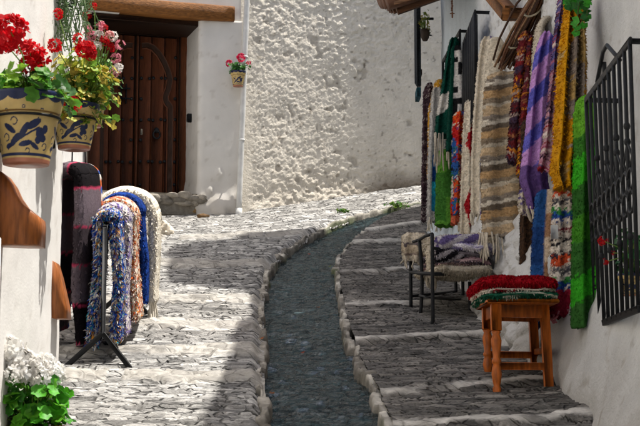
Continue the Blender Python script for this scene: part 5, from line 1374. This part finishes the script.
# vine sprig at the top
t = thing('vine_sprig', 'bright green vine leaves drooping over the yellow rug', 'vine', tuple(P(580, -12, 6.8)))
mb = MB(); rs = np.random.default_rng(51); st_ = MB()
for k in range(34):
    x, y = rs.uniform(566, 590), rs.uniform(-14, 24); 
    if y > 15 and x < 573: y -= 8
    p = P(x, y, 6.8+rs.uniform(-.06, .06)); leaf_mesh(mb, p, np.array([rs.normal(0, .4)-.2, -1, rs.normal(.4, .4)]), rs.normal(0, 1, 3), rs.uniform(.016, .027), [hexl('#2f7a20'), hexl('#3f9a2a'), hexl('#206018')][rs.integers(3)], rs, 5)
for q in ((577, 27), (576, 33), (584, 25)): leaf_mesh(mb, P(*q, 6.78), np.array([-.2, -1, .3]), np.array([0, 0, 1.]), .02, hexl('#3f9a2a'), rs, 5)
st_.tube([P(583, -25, 6.82), P(580, 0, 6.8), P(577, 18, 6.79), P(576, 32, 6.78)], .0035, 6, hexl('#5a6a34')); st_.tube([P(583, -25, 6.82), P(588, 2, 6.8), P(586, 22, 6.8)], .003, 6, hexl('#5a6a34'))
mb.out('foliage', 'leaf', t); st_.out('stems', 'leaf', t)
# yellow green plant by the dark shutter
b = P(425, 34, 12.55); t = thing('hanging_planter', 'little yellow green plant in a dark holder by the narrow shutter', 'planter', tuple(b))
mb = MB(); mb.lathe(b-np.array([0, 0, .06]), [(.02, 0), (.035, .03), (.042, .10), (.036, .10)], 16, hexl('#3a3028')); mb.bar(b, b+np.array([.06, .05, 0]), .012, .012, (.03,)*3); mb.out('pot', 'terracotta', t)
plant(t, b+np.array([0, 0, .04]), (.05, .05), 50, .014, [hexl('#7a8a2a'), hexl('#9a8f3a'), hexl('#5a6a24')], 61, (-.02, .2), down=.03)

# ------------------------------------------------------------------ small stones and leaves on the ground
def pebble(px, py, r, col, seed, label):
    q = G(px, py); q[2] = float(Hg(q[0], q[1]))+r*.3
    mb = MB(); mb.ball(q, (r, r*.8, r*.6), seed, .3, (12, 16), col, 2); return tag(mb.out('loose_stone', 'kerb'), label, 'stone', 'loose stones near the doorstep')
pebble(196, 216, .09, hexl('#8a6d45'), 3, 'brown loose stone against the foot of the white pier')
pebble(203, 219, .06, hexl('#6a5236'), 4, 'small dark brown stone beside the brown loose stone')
pebble(188, 214, .07, hexl('#7d684a'), 5, 'flat tan stone at the end of the doorstep')
pebble(120, 360, .055, hexl('#8f8676'), 6, 'grey stone lying under the rug rack')
o = bpy.data.objects['loose_stone']
for k, (x, y, c_) in enumerate(((309,250,'#b5502a'),(318,302,'#7a5434'),(303,346,'#8a4530'),(330,262,'#6a7a34'),(272,386,'#85522a'),(262,348,'#a8602a'))):
    q = G(x, y); q[2] = float(Hg(q[0], q[1]))-.036 if x > 266 else float(Hg(q[0], q[1]))+.05
    mb = MB(); rs = np.random.default_rng(70+k); leaf_mesh(mb, q, np.array([rs.normal(0, .3), -.5, 1]), np.array([0, 1.0, 0]), .012, hexl(c_), rs, 4, .3)
    where = ['rust red', 'brown', 'dull crimson', 'yellow green', 'tan', 'orange'][k]
    tag(mb.out('fallen_leaf', 'leaf'), '%s fallen leaf %s' % (where, 'on the stream kerb' if k == 5 else 'drifting on the shaded stream'), 'leaf', 'fallen leaves in the stream')

for k, (x, y, lab) in enumerate(((344, 214, 'small green weed tuft growing on the sunlit kerb below the rough wall'), (398, 207, 'bright green weed tuft at the far bend of the stream'))):
    q = G(x, y); q[2] = float(Hg(q[0], q[1])); t = thing('weed_tuft', lab, 'weed', tuple(q))
    plant(t, q, (.10 if k == 1 else .06, .05), 50, .014, [hexl('#5a8a2a'), hexl('#3f7a24'), hexl('#7a9a3a')], 80+k, (.0, .05))
